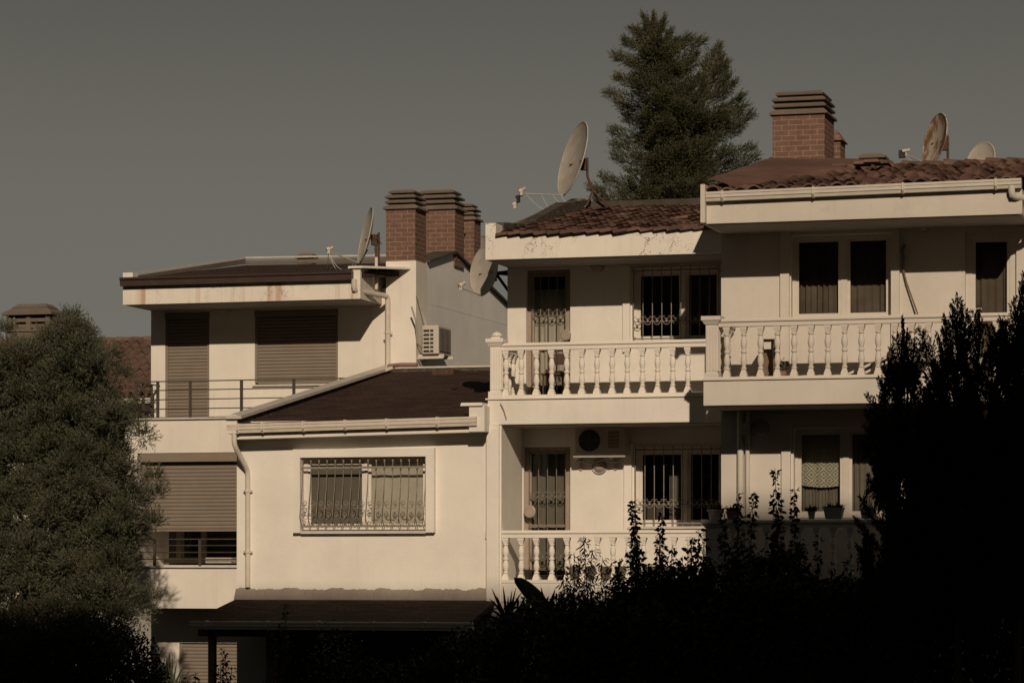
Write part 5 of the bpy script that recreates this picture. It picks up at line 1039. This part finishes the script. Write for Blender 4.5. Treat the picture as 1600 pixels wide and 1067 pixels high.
# ---- sword-leaved plants and the big leaf
def blades(name, label, base, tips, y, wd, m, cat, group=None):
    b = P(base[0], base[1], y); o = empty(name, (b.x, y, -.6), label, cat, group); s = MB(); s.tube([(b.x, y, -.6), tuple(b)], .05, 7); s.build('stem', M['bark'], o); l = MB()
    for i, (px, py) in enumerate(tips):
        t_ = P(px, py, y + random.uniform(-.25, .25)); ax = (t_ - b); L = ax.length; side = ax.cross(Vector((random.uniform(-.3, .3), -1, .2))).normalized(); vs = []; n = 6
        for j in range(n + 1):
            u = j / n; c = b.lerp(t_, u) + Vector((0, 0, .10 * L * math.sin(math.pi * u) * (1 if abs(ax.x) > .25 else 0))); ww = wd * (math.sin(math.pi * min(1, u * .8 + .2)) ** .7) * (1 - u * .2) * .5 if j < n else .002
            vs += [c - side * ww, c + Vector((0, .012, -.01)), c + side * ww]
        l.add(vs, [(3 * j + k, 3 * j + k + 1, 3 * j + 4 + k, 3 * j + 3 + k) for j in range(n) for k in (0, 1)])
    l.build('leaves', m, o); return o
blades('yucca', 'small sword-leaved yucca catching light in front of the ground-floor shutter', (266, 1092), [(246, 1028), (252, 1040), (260, 1024), (270, 1022), (276, 1034), (288, 1040), (240, 1052), (296, 1048), (265, 1018)], 48.5, .05, M['banana'], 'yucca', 'sword-leaved plants')
blades('yucca', 'dark spiky yucca at the right end of the porch roof, beside the balcony corner', (793, 975), [(768, 918), (776, 930), (786, 915), (794, 930), (806, 918), (762, 950), (745, 962), (820, 935), (830, 950), (752, 978), (838, 968), (815, 925), (765, 935), (800, 922), (770, 1000), (822, 1000)], 41.2, .045, M['dark_leaf'], 'yucca', 'sword-leaved plants')
bl = empty('broad_leaf_plant', (X(868, 40.0), 40.0, -.6), 'plant with one big dark green paddle leaf pointing up at the balcony corner', 'plant')
lf = MB(); b, t_ = P(872, 985, 40.0), P(805, 902, 40.0); ax = t_ - b; side = ax.cross(Vector((.1, -1, .3))).normalized(); vs = []; n = 14
for j in range(n + 1):
    u = j / n; c = b.lerp(t_, u) + Vector((-.02, 0, .06 * math.sin(math.pi * u))); ww = .125 * math.sin(math.pi * min(1, u * .92 + .05)) ** .55 * (1.0 if j < n else .02)
    vs += [c - side * ww * .8 + Vector((0, .03, 0)), c, c + side * ww + Vector((0, .05, 0))]
lf.add(vs, [(3 * j + k, 3 * j + k + 1, 3 * j + 4 + k, 3 * j + 3 + k) for j in range(n) for k in (0, 1)]); lf.build('leaf', M['banana'], bl, smooth=True)
lf = MB(); lf.tube([(X(868, 40.0), 40.0, -.6), tuple(b), tuple(b.lerp(t_, .9) + Vector((-.02, -.01, .02)))], .02, 6, .005); lf.build('stem', M['dark_leaf'], bl)
lf = MB(); b2, t2 = P(850, 985, 40.2), P(880, 935, 40.2)
for j, (p_, q_) in enumerate((((850, 980), (868, 918)), ((858, 985), (845, 915)), ((862, 990), (890, 940)), ((845, 985), (825, 950)))):
    a, c = P(*p_, 40.2), P(*q_, 40.2); s_ = (c - a).cross(Vector((0, -1, .3))).normalized() * .05; lf.add([a, a.lerp(c, .5) + s_, c, a.lerp(c, .5) - s_], [(0, 1, 2, 3)])
lf.build('small_leaves', M['dark_leaf'], bl)
# ---- dark conifers at the right
def thuja(label, y, trunk, sprays, fill, seed):
    rg = np.random.default_rng(seed); o = empty('garden_conifer', (X(trunk[0], y), y, -.6), label, 'tree', 'dark conifers at the right edge'); tk = MB(); Cs, As = [], []
    tk.tube([(X(trunk[0], y), y, -.6), tuple(P(trunk[0], trunk[1], y))], .07, 6, .01)
    def seg(a, h, L, k, wd, lf):
        u = rg.random(k) ** .9; rad = wd * np.sin(np.pi * np.minimum(1, u * .85 + .15)) ** .7; of = unit(rg.normal(size=(k, 3))); Cs.append(a + h * (u * L)[:, None] + of * rad[:, None]); As.append(unit(h + of * .35) * rg.uniform(.6, 1.1, (k, 1)) * lf)
    def spray(tx, ty, bx, by, dy=0.0):
        b = np.array(P(bx, by, y + dy * .5)); t = np.array(P(tx, ty, y + dy)); L = np.linalg.norm(t - b); h = (t - b) / L; tk.tube([tuple(b), tuple(t - h * .05)], .010, 4, .003)
        seg(b, h, L * 1.0, int(60 + 130 * L), .022, .05)
        e1 = unit(np.cross(h, rg.normal(size=3)) + np.cross(h, fw) * 1.6); n = int(7 + L * 14)
        for i in range(n):
            u = .05 + .85 * (i + rg.random() * .5) / n; sg = 1 if i % 2 else -1; e = e1 * sg + rg.normal(size=3) * .25; d = unit(h * 1.25 + e * .62 + [0, 0, .15]); l2 = (.30 * (1 - u) ** .7 + .06) * min(L, .75) * rg.uniform(.75, 1.2); seg(b + h * L * u, d, l2, int(12 + 150 * l2), .013 + .03 * l2, .042)
    for q in sprays: spray(*q)
    for (x0, x1, y0, y1, n, ln) in fill:
        for _ in range(n):
            tx, ty = rg.uniform(x0, x1), rg.uniform(y0, y1); L = rg.uniform(.6, 1.1) * ln; an = rg.uniform(-.6, .5); spray(tx, ty, tx + math.sin(an) * L * -1, ty + math.cos(an) * L, rg.uniform(-.7, .7))
    tk.build('trunk', M['bark'], o); C = np.concatenate(Cs); A = np.concatenate(As); leaves('crown', C, A, .014, M['thuja'], o); return len(C)
tt = 0
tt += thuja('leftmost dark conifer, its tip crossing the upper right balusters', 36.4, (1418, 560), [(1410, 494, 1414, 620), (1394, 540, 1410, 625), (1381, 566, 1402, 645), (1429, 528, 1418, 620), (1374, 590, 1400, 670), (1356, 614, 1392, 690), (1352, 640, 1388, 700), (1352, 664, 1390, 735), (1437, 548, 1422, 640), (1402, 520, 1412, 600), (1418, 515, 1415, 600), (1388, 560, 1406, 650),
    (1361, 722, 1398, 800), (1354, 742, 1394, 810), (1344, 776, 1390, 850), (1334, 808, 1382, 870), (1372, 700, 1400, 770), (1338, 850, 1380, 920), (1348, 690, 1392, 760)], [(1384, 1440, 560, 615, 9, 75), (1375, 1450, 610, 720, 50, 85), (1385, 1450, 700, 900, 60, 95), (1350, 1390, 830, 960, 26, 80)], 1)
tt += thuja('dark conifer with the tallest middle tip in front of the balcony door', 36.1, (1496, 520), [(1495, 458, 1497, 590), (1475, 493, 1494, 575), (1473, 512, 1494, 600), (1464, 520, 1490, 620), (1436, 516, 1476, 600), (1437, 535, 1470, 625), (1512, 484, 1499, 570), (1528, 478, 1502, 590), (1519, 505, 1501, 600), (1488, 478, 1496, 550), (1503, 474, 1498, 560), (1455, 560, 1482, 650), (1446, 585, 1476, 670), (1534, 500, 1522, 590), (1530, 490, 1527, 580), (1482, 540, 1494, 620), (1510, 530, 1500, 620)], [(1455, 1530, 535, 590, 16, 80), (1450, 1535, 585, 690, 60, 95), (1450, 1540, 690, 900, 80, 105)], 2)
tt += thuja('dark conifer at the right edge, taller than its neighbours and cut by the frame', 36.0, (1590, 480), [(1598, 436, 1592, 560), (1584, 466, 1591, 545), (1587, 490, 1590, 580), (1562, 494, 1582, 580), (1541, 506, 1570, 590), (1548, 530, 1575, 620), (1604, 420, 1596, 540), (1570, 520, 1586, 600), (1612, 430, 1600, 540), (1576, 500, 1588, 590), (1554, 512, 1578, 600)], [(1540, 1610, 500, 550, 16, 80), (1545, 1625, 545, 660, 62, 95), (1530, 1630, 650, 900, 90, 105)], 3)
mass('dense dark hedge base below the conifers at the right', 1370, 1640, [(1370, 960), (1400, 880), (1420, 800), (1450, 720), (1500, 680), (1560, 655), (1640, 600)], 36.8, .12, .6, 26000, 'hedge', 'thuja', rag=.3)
print('thuja', tt, 'shoots', tot)
